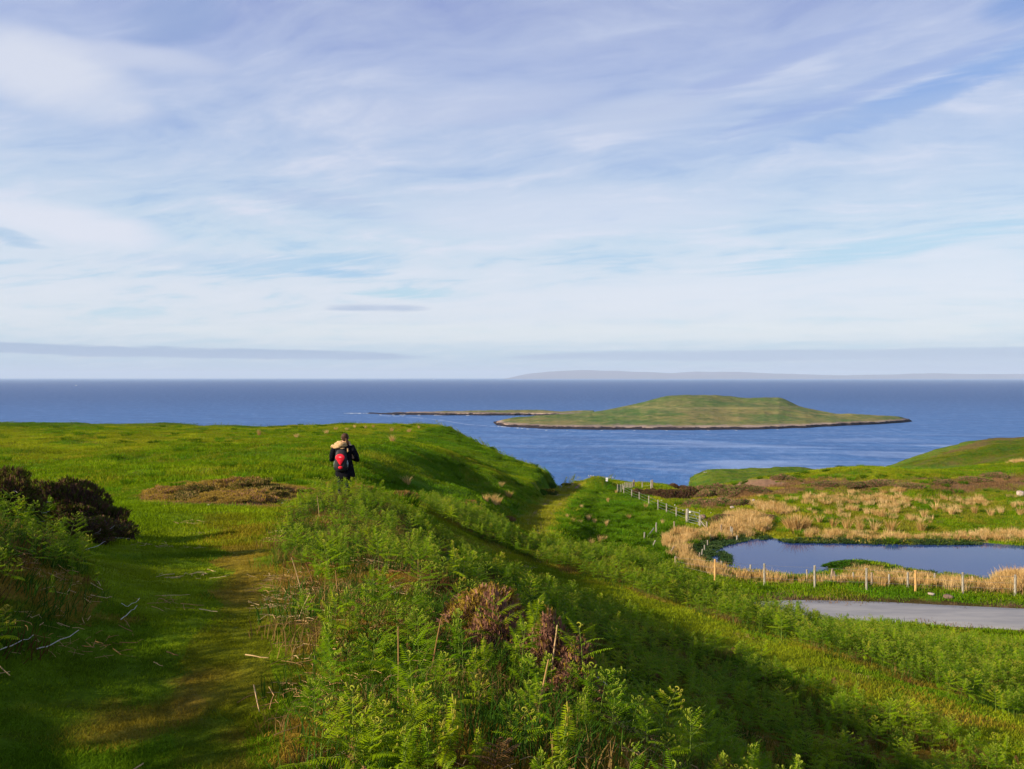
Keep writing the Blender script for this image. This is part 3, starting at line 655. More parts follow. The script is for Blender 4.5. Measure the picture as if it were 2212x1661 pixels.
build_island('island', [(1064, 912), (1072, 918), (1100, 922.5), (1180, 926), (1280, 928.5), (1400, 929), (1500, 929.5), (1650, 928), (1750, 924), (1800, 921), (1900, 916), (1950, 913), (1972, 910)],
             [(1064, 911), (1080, 907), (1110, 900), (1180, 896), (1250, 892), (1310, 886), (1335, 880), (1380, 871), (1435, 856), (1480, 852.5), (1560, 853.5), (1612, 860), (1650, 857.5), (1688, 857.5), (1704, 865), (1722, 876), (1760, 885), (1800, 892), (1824, 895), (1830, 892.5), (1880, 896), (1940, 899), (1966, 906), (1972, 909)],
             [(1064, 6), (1100, 90), (1250, 190), (1400, 270), (1600, 290), (1700, 250), (1780, 160), (1830, 90), (1900, 60), (1972, 8)], None, None, 'long green island with low dark cliffs')
build_island('skerry', [(790, 893.5), (850, 896), (1000, 897.2), (1100, 897.5), (1180, 898), (1290, 900)],
             [(790, 892.5), (850, 890.6), (930, 888.0), (1000, 886.8), (1120, 884.8), (1180, 885.5), (1215, 888.5), (1240, 887), (1290, 886)], [(790, 10), (850, 28), (1000, 50), (1290, 70)], None, None, 'low rocky skerry behind the island', nt=24, seed=11)
def build_far_coast():
    top = [(1085, 818), (1110, 813.5), (1135, 808.5), (1185, 802.5), (1260, 799.5), (1330, 801), (1400, 803.5), (1450, 806.2), (1500, 802.8), (1600, 803), (1660, 806.5), (1720, 808), (1800, 810.5), (1900, 809), (2020, 806), (2120, 808), (2212, 807), (2500, 808), (2700, 812)]
    X = np.linspace(1085, 2700, 400); v = np.interp(X, *zip(*top))+(fbm(X*.03, X*0, 61, 4)-.5)*1.6
    rows = []
    for D, k in ((34000, -.2), (35000, .45), (37500, .85), (40000, 1.0), (42500, .6), (45000, -.2)):
        x = (X-CX)/F*D; H = (-(v-HZ)/F*40000+60)
        rows.append(np.c_[x, np.full_like(x, D), -60+np.maximum(H, 0)*k])
    V = np.concatenate(rows); nx = len(X); idx = np.arange(len(rows)*nx).reshape(len(rows), nx)
    Q = np.stack([idx[:-1, :-1], idx[:-1, 1:], idx[1:, 1:], idx[1:, :-1]], -1).reshape(-1, 4)
    m, nb = new_mat('far_hillside'); n = nb.noise(nb.vm('MULTIPLY', pos(nb), (.001, .001, .003)), 1, 5, .6)
    finish(nb, princ(nb, nb.mix(n, (.09, .085, .13), (.14, .13, .18)), 1, 0).outputs[0])  # lightened bluish tone puts part of the distance haze into the colour
    tag(mesh_obj('far_hills', V, Q, m, smooth=True), kind='structure', label='low distant coast beyond the sea')
build_far_coast()

def build_foam():
    m, nb = new_mat('sea_foam'); n = nb.noise(nb.vm('MULTIPLY', pos(nb), (.2, .4, 1)), 1, 4, .6)
    p = princ(nb, nb.mix(n, (.35, .42, .52), (.75, .78, .80)), .8, .2); finish(nb, p.outputs[0])
    rng = np.random.RandomState(5); V = []; Q = []
    def patch(X, v, wx, dv):
        D = 60*F/(v-HZ); x = (X-CX)/F*D; hw = wx/F*D/2; hd = dv/(v-HZ)*D/2; b = len(V); n = 10
        for k in range(n):
            a = 2*math.pi*k/n; rr = .7+.5*rng.rand(); V.append((x+hw*rr*math.cos(a), D+hd*rr*math.sin(a), -59.9))
        Q.append(tuple(range(b, b+n)))
    for X in np.linspace(745, 812, 16): patch(X+rng.randn()*2, 892.8+.2*rng.randn(), 7, .8)
    for X in [822, 850, 866, 872, 905, 940, 944, 948, 952, 1010]: patch(X, 896.2+(X-822)*.006, 6+4*rng.rand(), .8)
    for X in [1076, 1084, 1090, 1118, 1128, 1140]: patch(X, 921+(X-1076)*.09, 5+3*rng.rand(), .9)
    for X in [1180, 1225, 1300, 1370, 1440, 1530, 1590, 1680]: patch(X, 929.9+(0 if X < 1600 else -2.2), 6, .6)
    o = mesh_obj('surf', V, Q, m); tag(o, 'white surf breaking along the island rocks', kind='stuff')
    # one long pale line of foam drifting from the skerry toward the island
    V = []; Q = []
    L = [(812, 897), (900, 902), (960, 909), (1010, 917), (1070, 921), (1130, 926), (1250, 932), (1400, 937), (1550, 940)]
    XX = np.linspace(812, 1550, 160); vv = np.interp(XX, *zip(*L))
    for i, (X, v) in enumerate(zip(XX, vv)):
        th = (.9+.7*rng.rand())*(1-.5*i/160)
        for s in (-.5, .5):
            D = 60*F/(v+s*th-HZ); V.append(((X-CX)/F*D, D, -59.95))
    Q = [(2*i, 2*i+1, 2*i+3, 2*i+2) for i in range(159) if rng.rand() > .18]
    m, nb = new_mat('drift_foam'); finish(nb, princ(nb, (.16, .23, .42), .6, .2).outputs[0])
    tag(mesh_obj('drift_line', V, Q, m), 'thin pale foam line drifting on the blue sea', kind='stuff')
build_foam()
# ------------------------------------------------------------------ haze
def build_haze():
    mb = MB(); mb.box((0, 0, (430-68)/2.0), (120000, 120000, 430+68))
    m = bpy.data.materials.new('haze_air'); m.use_nodes = True; nb = NB(m.node_tree)
    for n in list(nb.n): nb.n.remove(n)
    v = nb.new('ShaderNodeVolumePrincipled'); v.inputs['Color'].default_value = (.59, .73, 1, 1); v.inputs['Density'].default_value = HAZE; v.inputs['Anisotropy'].default_value = 0.0
    out = nb.new('ShaderNodeOutputMaterial'); nb.l.new(v.outputs[0], out.inputs['Volume'])
    tag(mb.obj('haze', m), kind='stuff')
HAZE = 3.4e-5
build_haze()

# ------------------------------------------------------------------ plant shapes (arrays of faces)
class Leaf:
    """quads and triangles gathered quickly; every face is a quad (triangles repeat no vertex: they are thin quads)"""
    def __init__(s): s.v = []; s.q = []; s.m = []
    def quad(s, a, b, c, d, m=0):
        n = len(s.v); s.v += [a, b, c, d]; s.q.append((n, n+1, n+2, n+3)); s.m.append(m)
    def strip(s, pts, wid, side, m=0):
        """a bent blade: pts along it, wid at each, side = direction of its width"""
        n = len(s.v)
        for p, w in zip(pts, wid): s.v += [p-side*w, p+side*w]
        for i in range(len(pts)-1): s.q.append((n+2*i, n+2*i+1, n+2*i+3, n+2*i+2)); s.m.append(m)
    def tube(s, pts, rad, m=0, k=4):
        n = len(s.v); pts = [np.asarray(p, float) for p in pts]
        for i, p in enumerate(pts):
            t = pts[min(i+1, len(pts)-1)]-pts[max(i-1, 0)]; t = t/(np.linalg.norm(t)+1e-9)
            a = np.cross(t, (0.2, 0.9, 0.3)); a /= np.linalg.norm(a)+1e-9; b = np.cross(t, a)
            r = rad[i] if hasattr(rad, '__len__') else rad
            for j in range(k):
                q = 2*math.pi*j/k; s.v.append(p+a*math.cos(q)*r+b*math.sin(q)*r)
        for i in range(len(pts)-1):
            for j in range(k): s.q.append((n+i*k+j, n+i*k+(j+1) % k, n+(i+1)*k+(j+1) % k, n+(i+1)*k+j)); s.m.append(m)
    def only(s, m):
        k = [i for i, x in enumerate(s.m) if x == m]; return np.array(s.v), np.array([s.q[i] for i in k], np.int32)
    def obj(s, name, mats, parent=None, link=True):
        return mesh_obj(name, np.array(s.v), np.array(s.q, np.int32), mats, parent, s.m, False, link)
def compact(V, Q):
    u, inv = np.unique(Q.ravel(), return_inverse=True); return V[u], inv.reshape(Q.shape)

def unit(v): return v/(np.linalg.norm(v)+1e-9)
def pinna(L, base, d, up, ln, rng, curl, fine):
    """one side branch of a bracken frond with its leaflets: d direction, up the upper side"""
    n = max(4, int(ln/(0.019 if fine else 0.034))); side = unit(np.cross(d, up)); droop = rng.uniform(.15, .55)
    pts = []; p = base.copy(); dd = d.copy(); st = ln/n
    for i in range(n+1):
        pts.append(p.copy()); dd = unit(dd-up*0.0+np.array([0, 0, -1])*droop*st*1.6/ max(ln, .1)*.8); p = p+dd*st
    L.strip([pts[0], pts[n//2], pts[-1]], [.0026, .0020, .001], side, 1)
    e = int(n*(.62 if curl else 1.0))
    for i in range(1, e+1):
        t = i/n; w = ln*.30*(1-t)**.65*min(1, t*5+.35)+.008; w = min(w, .085)
        hw = st*(.40 if fine else .50)
        for sg in (-1, 1):
            o = unit(side*sg+dd*.35-up*rng.uniform(-.05, .28)); q = pts[i]
            tip = q+o*w*rng.uniform(.85, 1.1)-up*w*rng.uniform(0, .3); md = q+o*w*.42
            L.quad(q-dd*hw*.5, md-dd*hw, tip, md+dd*hw, 0)
    if curl:     # the tip is still rolled up
        c0 = pts[e]; r = rng.uniform(.012, .020); a = []
        t = unit(pts[e]-pts[e-1])
        for k in range(7):
            q = k/6*4.6; rr = r*(1-.55*k/6); a.append(c0+t*math.sin(q)*rr*1.2+np.array([0, 0, 1])*(1-math.cos(q))*rr*rng.choice([1, 1]))
        L.tube([pts[max(e-2, 0)]]+a, [.003]+[.0062]*4+[.0055]*3, 2, 3)
def bracken(seed, fine=True):
    rng = np.random.RandomState(seed); L = Leaf(); h = rng.uniform(.46, .78)
    th = rng.uniform(0, 2*math.pi); lean = rng.uniform(.03, .22); ld = np.array([math.cos(th), math.sin(th), 0])
    axis = lambda t: ld*lean*h*t**1.8+np.array([0, 0, 1])*h*(t-.06*t**3)
    L.tube([axis(t) for t in (0, .25, .5, .75, 1)], [.0055, .005, .0042, .003, .0018], 1, 4)
    np_ = rng.randint(4, 7); t0 = rng.uniform(.36, .52); ph = rng.uniform(0, math.pi)
    young = rng.rand() < .6
    for i in range(np_):
        t = t0+(1-t0)*(i/(np_-.3))**.9; b = axis(min(t, 1)); ln = h*.62*(1-.72*i/np_)*rng.uniform(.8, 1.1)
        for sg in (-1, 1):
            a = ph+rng.uniform(-.25, .25)+(0 if sg > 0 else math.pi); out = np.array([math.cos(a), math.sin(a), 0])
            rise = rng.uniform(.15, .75)+.12*i; d = unit(out+np.array([0, 0, rise])); up = unit(np.array([0, 0, 1.])-d*d[2])
            pinna(L, b, d, up, ln, rng, young and i >= np_//2-1, fine)
    top = axis(1.0); r = .018
    a = [top+np.array([math.cos(ph)*math.sin(q)*r*1.3, math.sin(ph)*math.sin(q)*r*1.3, (1-math.cos(q))*r]) for q in np.linspace(0, 4.4, 7)]
    L.tube(a, [.0045]+[.0075]*6, 2, 4)
    for k in range(3 if young else 1):   # extra small rolled shoots near the top
        a0 = rng.uniform(0, 6.28); d = unit(np.array([math.cos(a0), math.sin(a0), 1.0])); p0 = axis(rng.uniform(.8, .98)); p1 = p0+d*rng.uniform(.03, .07)
        c = [p1+d*math.sin(q)*.012+np.array([0, 0, -1])*(1-math.cos(q))*.010 for q in np.linspace(0, 4.4, 6)]
        L.tube([p0]+c, [.002]+[.0055]*6, 2, 3)
    return L

def grass_patch(seed, rad, n, hmin, hmax, w, lean=.5, flat=0.0):
    rng = np.random.RandomState(seed); L = Leaf()
    for i in range(n):
        r = rad*math.sqrt(rng.rand())*1.0; a = rng.uniform(0, 6.283); p = np.array([r*math.cos(a), r*math.sin(a), -.01]); h = rng.uniform(hmin, hmax)*(1-.4*(r/rad)**2)
        b = rng.uniform(0, 6.283); ld = np.array([math.cos(b), math.sin(b), 0])*h*rng.uniform(.1, lean); s = rng.uniform(0, 6.283); sd_ = np.array([math.cos(s), math.sin(s), 0])
        L.strip([p, p+ld*.35+np.array([0, 0, h*.6]), p+ld+np.array([0, 0, h])], [w*.5, w*.42, w*.06], sd_)
    return L
def tuft(seed, n, rad, h, w, spread=.5, m=0, droop=.2):
    rng = np.random.RandomState(seed); L = Leaf()
    for i in range(n):
        a = rng.uniform(0, 6.283); r = rad*math.sqrt(rng.rand()); hh = h*rng.uniform(.6, 1.15); out = np.array([math.cos(a), math.sin(a), 0.])
        p = out*r; k = hh*spread*(r/rad)*rng.uniform(.3, 1); s = rng.uniform(0, 6.283); sd_ = np.array([math.cos(s), math.sin(s), 0])
        wind = np.array([.10, .02, 0])*hh
        L.strip([p+[0, 0, -.02], p+out*k*.4+wind*.3+[0, 0, hh*.55], p+out*k+wind+[0, 0, hh*(1-droop*rng.rand())]], [w*.5, w*.45, w*.1], sd_, m)
    return L
def sprigs(seed, n, fpos, size, m=0, up=.8):
    """short woody sprigs over a surface: fpos(rng) -> (point, normal)"""
    rng = np.random.RandomState(seed); L = Leaf()
    for i in range(n):
        p, nr = fpos(rng); d = unit(nr*.8+np.array([0, 0, up])+rng.normal(0, .45, 3)); s = unit(np.cross(d, rng.normal(0, 1, 3))); ln = size*rng.uniform(.5, 1.3)
        L.strip([p, p+d*ln*.5+s*0, p+d*ln], [size*.10, size*.13, size*.03], s, m)
        for k in range(2):
            q = p+d*ln*rng.uniform(.3, .7); e = unit(d+rng.normal(0, .7, 3)); L.strip([q, q+e*ln*.45], [size*.07, size*.03], s, m)
    return L
def ground_litter(seed, rad, n):
    rng = np.random.RandomState(seed); L = Leaf()
    for i in range(n):
        r = rad*math.sqrt(rng.rand()); a = rng.uniform(0, 6.283); p = np.array([r*math.cos(a), r*math.sin(a), rng.uniform(.005, .04)]); b = rng.normal(0.2, .9)
        d = np.array([math.cos(b), math.sin(b), rng.normal(0, .10)]); ln = rng.uniform(.03, .17)
        L.tube([p-d*ln/2, p+np.array([0, 0, rng.uniform(-.005, .015)]), p+d*ln/2], rng.uniform(.0012, .0034), 0, 3)
    return L

# ------------------------------------------------------------------ scattering (stuff: one object each)
def normals(x, y, e=0.4):
    e = np.maximum(e, 0.004*np.hypot(x, y))
    zx = (land(x+e, y)-land(x-e, y))/(2*e); zy = (land(x, y+e)-land(x, y-e))/(2*e)
    n = np.stack([-zx, -zy, np.ones_like(x)], -1); return n/np.linalg.norm(n, axis=1)[:, None]
def eulers(n, spin, follow=1.0):
    n = n.copy(); n[:, :2] *= follow; n /= np.linalg.norm(n, axis=1)[:, None]
    z = n; x0 = np.stack([np.cos(spin), np.sin(spin), 0*spin], -1); x = x0-z*(x0*z).sum(1)[:, None]; x /= np.linalg.norm(x, axis=1)[:, None]; y = np.cross(z, x)
    R = np.stack([x, y, z], -1)
    return np.stack([np.arctan2(R[:, 2, 1], R[:, 2, 2]), -np.arcsin(np.clip(R[:, 2, 0], -1, 1)), np.arctan2(R[:, 1, 0], R[:, 0, 0])], -1)
def scatter(name, protos, x, y, scale, label, follow=1.0, col=None, seed=0, dz=0.0, kind='stuff', z=None):
    rng = np.random.RandomState(seed+1000); n = len(x)
    if n == 0: return None
    if z is None: z = land(x, y)+dz
    rot = eulers(normals(x, y), rng.uniform(0, 2*math.pi, n), follow)
    me = bpy.data.meshes.new(name); me.vertices.add(n); me.vertices.foreach_set('co', np.stack([x, y, z], -1).astype(np.float32).ravel())
    def att(nm, ty, data, key):
        a = me.attributes.new(nm, ty, 'POINT'); a.data.foreach_set(key, np.ascontiguousarray(data).ravel())
    att('rot', 'FLOAT_VECTOR', rot.astype(np.float32), 'vector'); att('scl', 'FLOAT', np.broadcast_to(scale, (n,)).astype(np.float32), 'value')
    att('idx', 'INT', rng.randint(0, len(protos), n).astype(np.int32), 'value')
    if col is not None: att('col', 'FLOAT_COLOR', np.c_[col, np.ones(n)].astype(np.float32), 'color')
    o = bpy.data.objects.new(name, me); C.objects.link(o)
    ng = bpy.data.node_groups.new(name+'_growth', 'GeometryNodeTree'); ng.interface.new_socket('Geometry', in_out='INPUT', socket_type='NodeSocketGeometry'); ng.interface.new_socket('Geometry', in_out='OUTPUT', socket_type='NodeSocketGeometry')
    N, Lk = ng.nodes, ng.links; gi = N.new('NodeGroupInput'); go = N.new('NodeGroupOutput'); iop = N.new('GeometryNodeInstanceOnPoints'); jn = N.new('GeometryNodeJoinGeometry')
    for p in protos:
        oi = N.new('GeometryNodeObjectInfo'); oi.inputs['Object'].default_value = p; gt = N.new('GeometryNodeGeometryToInstance'); Lk.new(oi.outputs['Geometry'], gt.inputs[0]); Lk.new(gt.outputs[0], jn.inputs[0])
    def na(nm, ty):
        a = N.new('GeometryNodeInputNamedAttribute'); a.data_type = ty; a.inputs['Name'].default_value = nm; return a.outputs[0]
    Lk.new(gi.outputs[0], iop.inputs['Points']); Lk.new(jn.outputs[0], iop.inputs['Instance']); iop.inputs['Pick Instance'].default_value = True
    Lk.new(na('idx', 'INT'), iop.inputs['Instance Index']); Lk.new(na('rot', 'FLOAT_VECTOR'), iop.inputs['Rotation']); Lk.new(na('scl', 'FLOAT'), iop.inputs['Scale'])
    Lk.new(iop.outputs[0], go.inputs[0])
    md = o.modifiers.new('growth', 'NODES'); md.node_group = ng
    tag(o, label, kind=kind); return o
def protos(name, Ls, mats): return [L.obj(name, mats, link=False) for L in Ls]

def polar_pts(n, r0, r1, rng, a0=-36, a1=36, power=None):
    """points over the ground in front: even in azimuth; even per area when power is None, else in log distance"""
    a = np.radians(rng.uniform(a0, a1, n)); u = rng.rand(n)
    r = np.sqrt(r0**2+(r1**2-r0**2)*u) if power is None else r0*(r1/r0)**u
    return r*np.sin(a), r*np.cos(a)
RNG = np.random.RandomState(11)
def vis(x, y, z=None, lift=0.3, tol=0.0):
    """is the ground (raised by lift) at x, y in view of the camera and inside the frame's neighbourhood"""
    if z is None: z = land(x, y)
    ok = np.ones(x.shape, bool); zz = z+lift
    for k in np.linspace(.12, .96, 22): ok &= (land(x*k, y*k, False) < zz*k+0.25+.004*np.hypot(x, y))
    return ok
def off_surface(x, y):
    """keep clear of water, road and coast"""
    b = np.hypot(x, y) < coast_r(x, y)+1.5
    b &= ~(in_poly(x, y, POND)); d, _ = seg_dist(x, y, ROADC); b &= ~((d < ROADW+.05) & (y > 26))
    return b

def grow_grass():
    near = protos('turf', [grass_patch(s, .12, 64, .010, .032, .0036, 1.1) for s in range(4)], M_BLADE)
    mid = protos('turf', [grass_patch(s+10, .42, 100, .03, .08, .010, .9) for s in range(4)], M_BLADE)
    far = protos('turf', [grass_patch(s+20, 1.15, 120, .09, .24, .030, .8) for s in range(4)], M_BLADE)
    out = []
    for k, (pr, r0, r1, n, follow) in enumerate([(near, 2.0, 13, 20000, 1), (mid, 11, 42, 15000, 1), (far, 38, 165, 21000, 1), (far, 165, 250, 3500, 1)]):
        x, y = polar_pts(n, r0, r1, RNG) if k else polar_pts(n, r0, r1, RNG, power=1)
        z = land(x, y); ok = off_surface(x, y) & vis(x, y, z)
        ok &= ~(zone(x, y, Z_HEATH, 16, 30, z) & (RNG.rand(n) < .5))
        ok &= rut_w(x, y, z) < .4*RNG.rand(n)+.15; ok &= ~(zone(x, y, Z_BARE, 80, 130, z)); ok &= ~(zone(x, y, Z_REED, 40, 75, z) & (RNG.rand(n) < .8))
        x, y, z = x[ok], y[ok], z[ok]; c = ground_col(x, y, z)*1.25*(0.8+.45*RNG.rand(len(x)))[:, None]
        out.append((pr, x, y, c, r0))
        sc = RNG.uniform(.75, 1.25, len(x))
        if k == 0: sc *= 1+.25*np.clip(np.hypot(x, y)-5, 0, 8)/3
        if k == 0:   # closely grazed on the trodden path, longer beside it
            pth = zone(x, y, Z_PATHY, 2, 19, z); sc *= np.where(pth, .75, 1.1)
        scatter(['turf_grass', 'meadow_grass', 'hillside_grass', 'headland_grass'][k], pr, x, y, sc, ['short green turf blades along the trodden path', 'green meadow grass on the bank and field', 'rough green grass on the far meadow slopes', 'green grass on the distant headlands'][k], 1.0, c, seed=k)
    # longer tussocks dotted over the meadow and field: darker lush clumps
    tus = protos('tussock', [tuft(s+50, 130, .30, .30, .018, .9) for s in range(3)], M_BLADE)
    x, y = polar_pts(12000, 26, 150, RNG); z = land(x, y); d = fbm(x*.12, y*.12, 91, 3); ok = off_surface(x, y) & vis(x, y, z) & (d > .50)
    sh = zone(x, y, Z_SHOULDER, 40, 110, z) | zone(x, y, Z_FARSLOPE, 90, 160, z) | zone(x, y, Z_FIELD, 45, 130, z)
    ok &= sh | (RNG.rand(len(x)) < .18); ok &= ~zone(x, y, Z_TRACK, 40, 130, z); x, y, z = x[ok], y[ok], z[ok]
    c = PAL['lush'][None]*(RNG.uniform(.6, 1.5, len(x)))[:, None]*np.array([1.2, 1, 1])[None]
    scatter('grass_tussocks', tus, x, y, RNG.uniform(.6, 1.5, len(x)), 'darker lush grass tussocks over the meadow', .6, c, seed=9)
grow_grass()

# ---- bracken: the 300 plants that show largest are single things, the rest is one object
FERN_LABELS = []
def grow_bracken():
    rng = np.random.RandomState(4); X = []; Y = []
    def fill(poly, r0, r1, dens, seed, amount=.0):
        area = math.radians(80)/2*(r1**2-r0**2); n = int(area*dens); x, y = polar_pts(n, r0, r1, rng, -40, 40); z = land(x, y)
        ok = zone(x, y, poly, r0, r1, z, (1.1, 34)) & off_surface(x, y)
        cl = fbm(x*.9, y*.9, seed, 3); ok &= cl > amount+.16*rng.rand(n)
        X.append(x[ok]); Y.append(y[ok])
    fill(Z_RIDGE, 2.0, 4, 34, 71, .2); fill(Z_RIDGE, 4.0, 12, 24, 77, .34); fill(Z_RIDGE, 12, 24, 10, 72, .34)
    fill(Z_SLOPE, 2.2, 26, 26, 73, .22); fill(Z_LEFT, 3.0, 11, 26, 74, .30); fill(Z_FAR, 11, 30, 19, 75, .24); fill(Z_FAR, 30, 42, 9.0, 76, .32)
    x = np.concatenate(X); y = np.concatenate(Y); z = land(x, y)
    # keep the way past the track and the view to the feet of the walker partly open
    u, v = proj(x, y, z); trk = in_poly(u, v, Z_TRACK2) & (np.hypot(x, y) > 8); keep = ~trk | (rng.rand(len(x)) < .04)
    keep &= ~(np.hypot(x+4.63, y-23) < .8); keep &= ~(in_poly(u, v, [(1590, 1262), (1780, 1290), (1800, 1352), (1700, 1345), (1590, 1318)]) & (y > 24)); keep &= ~in_poly(u, v, [(1095, 1175), (1125, 1120), (1180, 1120), (1205, 1175)])
    keep &= ~((np.hypot(x, y) < 2.15))
    # thinner, lower growth along the left margin of the bank and on its near brown clearings
    clear = in_poly(u, v, [(560, 1240), (660, 1240), (680, 1420), (650, 1700), (590, 2600), (540, 2600)]) & (rng.rand(len(x)) < .75)
    keep &= ~clear
    x, y, z, u, v = x[keep], y[keep], z[keep], u[keep], v[keep]
    ok = vis(x, y, z, .5); x, y, z, u, v = x[ok], y[ok], z[ok], u[ok], v[ok]
    r = np.hypot(x, y); sc = rng.uniform(.36, .74, len(x))*(.88+.28*sstep(r, 8, 26))
    low = in_poly(u, v, [(600, 1100), (1180, 1100), (1180, 1250), (600, 1250)]); sc *= np.where(low & (r < 24), .85, 1)
    sc *= np.where((x < -2.0) & (r < 12), 0.9, 1)*np.where(r < 4.6, .84, 1)*np.where(r < 3.1, .8, 1); sl = zone(x, y, Z_SLOPE, 3, 26, z); sc *= np.where(sl, .95, 1)
    inframe = (u > -60) & (u < 2272) & (v < 1990)
    size = np.where(inframe, sc/y, 0); order = np.argsort(-size); big = order[:300]; rest = order[300:]
    nv = 7; roots = []
    for s in range(nv):
        L = bracken(s+1, True); V = np.array(L.v); Q = np.array(L.q, np.int32); M = np.array(L.m)
        st = mesh_obj('bracken_fern', *compact(V, Q[M == 1]), M_FSTEM, link=False)
        k_ = M != 1; lf = mesh_obj('fronds', *compact(V, Q[k_]), [M_FERN, M_CROZ], mi=(M[k_] == 2).astype(np.int32), link=False)
        roots.append((st, lf))
    nm = normals(x, y)
    bx = rng.uniform(-6.2, -3.3, 260); by = rng.uniform(-1.0, 6.0, 260); bx = np.where(by*.7+1.0 > -bx, -by*.7-1.2-rng.rand(260)*2, bx); bz = land(bx, by)
    nx0 = len(x); x = np.r_[x, bx]; y = np.r_[y, by]; z = np.r_[z, bz]; sc = np.r_[sc, rng.uniform(.4, .75, 260)]; rest = np.r_[rest, np.arange(nx0, nx0+260)]
    for i in big:
        k = rng.randint(nv); a, b = roots[k]; o = a.copy(); C.objects.link(o); e = eulers(nm[i:i+1], np.array([rng.uniform(0, 6.283)]), .25)[0]
        o.location = (x[i], y[i], z[i]-.01); o.rotation_euler = e; o.scale = (sc[i],)*3
        for p in (b,):
            q = p.copy(); C.objects.link(q); q.parent = o
        if u[i] < 330: tag(o, 'shaded bracken fern at the foot of the left bank', 'fern', 'bracken ferns on the shaded left bank')
        elif zone(x[i:i+1], y[i:i+1], Z_SLOPE, 0, 40, z[i:i+1])[0] and v[i]-HZ < 1e9 and u[i] > 1230: tag(o, 'green bracken fern in the shaded hollow right of the central bank', 'fern', 'bracken ferns in the hollow')
        else: tag(o, 'young green bracken fern with rolled yellow tips crowding the central bank', 'fern', 'bracken ferns on the central bank')
    lo = protos('bracken', [bracken(s+40, False) for s in range(6)], [M_FERN, M_FSTEM, M_CROZ]); hi = protos('bracken', [bracken(s+1, True) for s in range(5)], [M_FERN, M_FSTEM, M_CROZ])
    a = rest
    scatter('bracken_growth', hi+lo, x[a], y[a], sc[a], 'mass of smaller green bracken ferns over the banks', .3, seed=3)
    k = rng.choice(np.nonzero(u > 700)[0], 700, replace=False); dx, dy = x[k]+rng.normal(0, .2, len(k)), y[k]+rng.normal(0, .2, len(k))
    scatter('dead_fronds', protos('dead_fronds', [bracken(s+80, True) for s in range(3)], [M_DEADF]*3), dx, dy, rng.uniform(.2, .4, len(k)), 'brown withered fronds low among the green bracken', 2.5, seed=4, dz=-.03)
    return x, y, z
FX, FY, FZ = grow_bracken()

def grow_litter_and_undergrowth():
    rng = np.random.RandomState(8)
    # broken dead bracken: along the path margins and under the plants
    lit = protos('litter', [ground_litter(s, .30, 16) for s in range(5)], M_STRAW)
    X = []; Y = []
    for poly, r0, r1, dens, am in [([(560, 1240), (640, 1200), (720, 1300), (700, 1500), (760, 1661), (760, 2300), (520, 2300), (560, 1661), (575, 1500), (560, 1380)], 3, 12, 14, .42), (Z_LEFT+[], 3, 11, 3.0, .45), ([(-60, 1380), (160, 1340), (380, 1290), (400, 1330), (280, 1420), (60, 1560), (-200, 1560)], 3, 9, 5, .48),
                                   (Z_RIDGE, 2.5, 22, 9, .42), (Z_SLOPE, 5, 22, 1.5, .5), (Z_TRACK2, 9, 24, .35, .5), (Z_FAR, 15, 40, 1.0, .55), ([(240, 1120), (600, 1120), (600, 2000), (0, 2000), (100, 1400)], 3, 15, .55, .4)]:
        n = int(math.radians(80)/2*(r1**2-r0**2)*dens); x, y = polar_pts(n, r0, r1, rng, -40, 40); z = land(x, y); ok = zone(x, y, poly, r0, r1, z, (1., 20)) & off_surface(x, y) & (fbm(x*1.3, y*1.3, 81, 3) > am)
        X.append(x[ok]); Y.append(y[ok])
    x = np.concatenate(X); y = np.concatenate(Y)
    scatter('bracken_litter', lit, x, y, rng.uniform(.45, 1.15, len(x)), 'broken tan stalks of last year\'s bracken', 1.0, seed=5, dz=.015)
    # long grass and low leaves under the ferns
    ug = protos('undergrowth', [grass_patch(s+70, .22, 70, .06, .20, .006, .9) for s in range(4)], M_BLADE)
    X = []; Y = []
    for poly, r0, r1, dens in [(Z_RIDGE, 2.6, 24, 16), (Z_SLOPE, 3, 24, 12), (Z_LEFT, 3, 11, 14), (Z_FAR, 13, 42, 6)]:
        n = int(math.radians(80)/2*(r1**2-r0**2)*dens); x, y = polar_pts(n, r0, r1, rng, -40, 40); ok = zone(x, y, poly, r0, r1, None, (1., 20)) & off_surface(x, y); X.append(x[ok]); Y.append(y[ok])
    x = np.concatenate(X); y = np.concatenate(Y); z = land(x, y); ok = vis(x, y, z, .2); x, y = x[ok], y[ok]
    k = rng.rand(len(x)); base = np.array([[.035, .085, .010]])*np.ones((len(x), 1)); base[k > .70] = (.20, .13, .045); base[k > .90] = (.085, .13, .015); base[k < .12] = (.10, .05, .02)
    scatter('undergrowth', ug, x, y, rng.uniform(.6, 1.3, len(x)), 'green and straw grass growing under the bracken', .8, base, seed=6)
grow_litter_and_undergrowth()
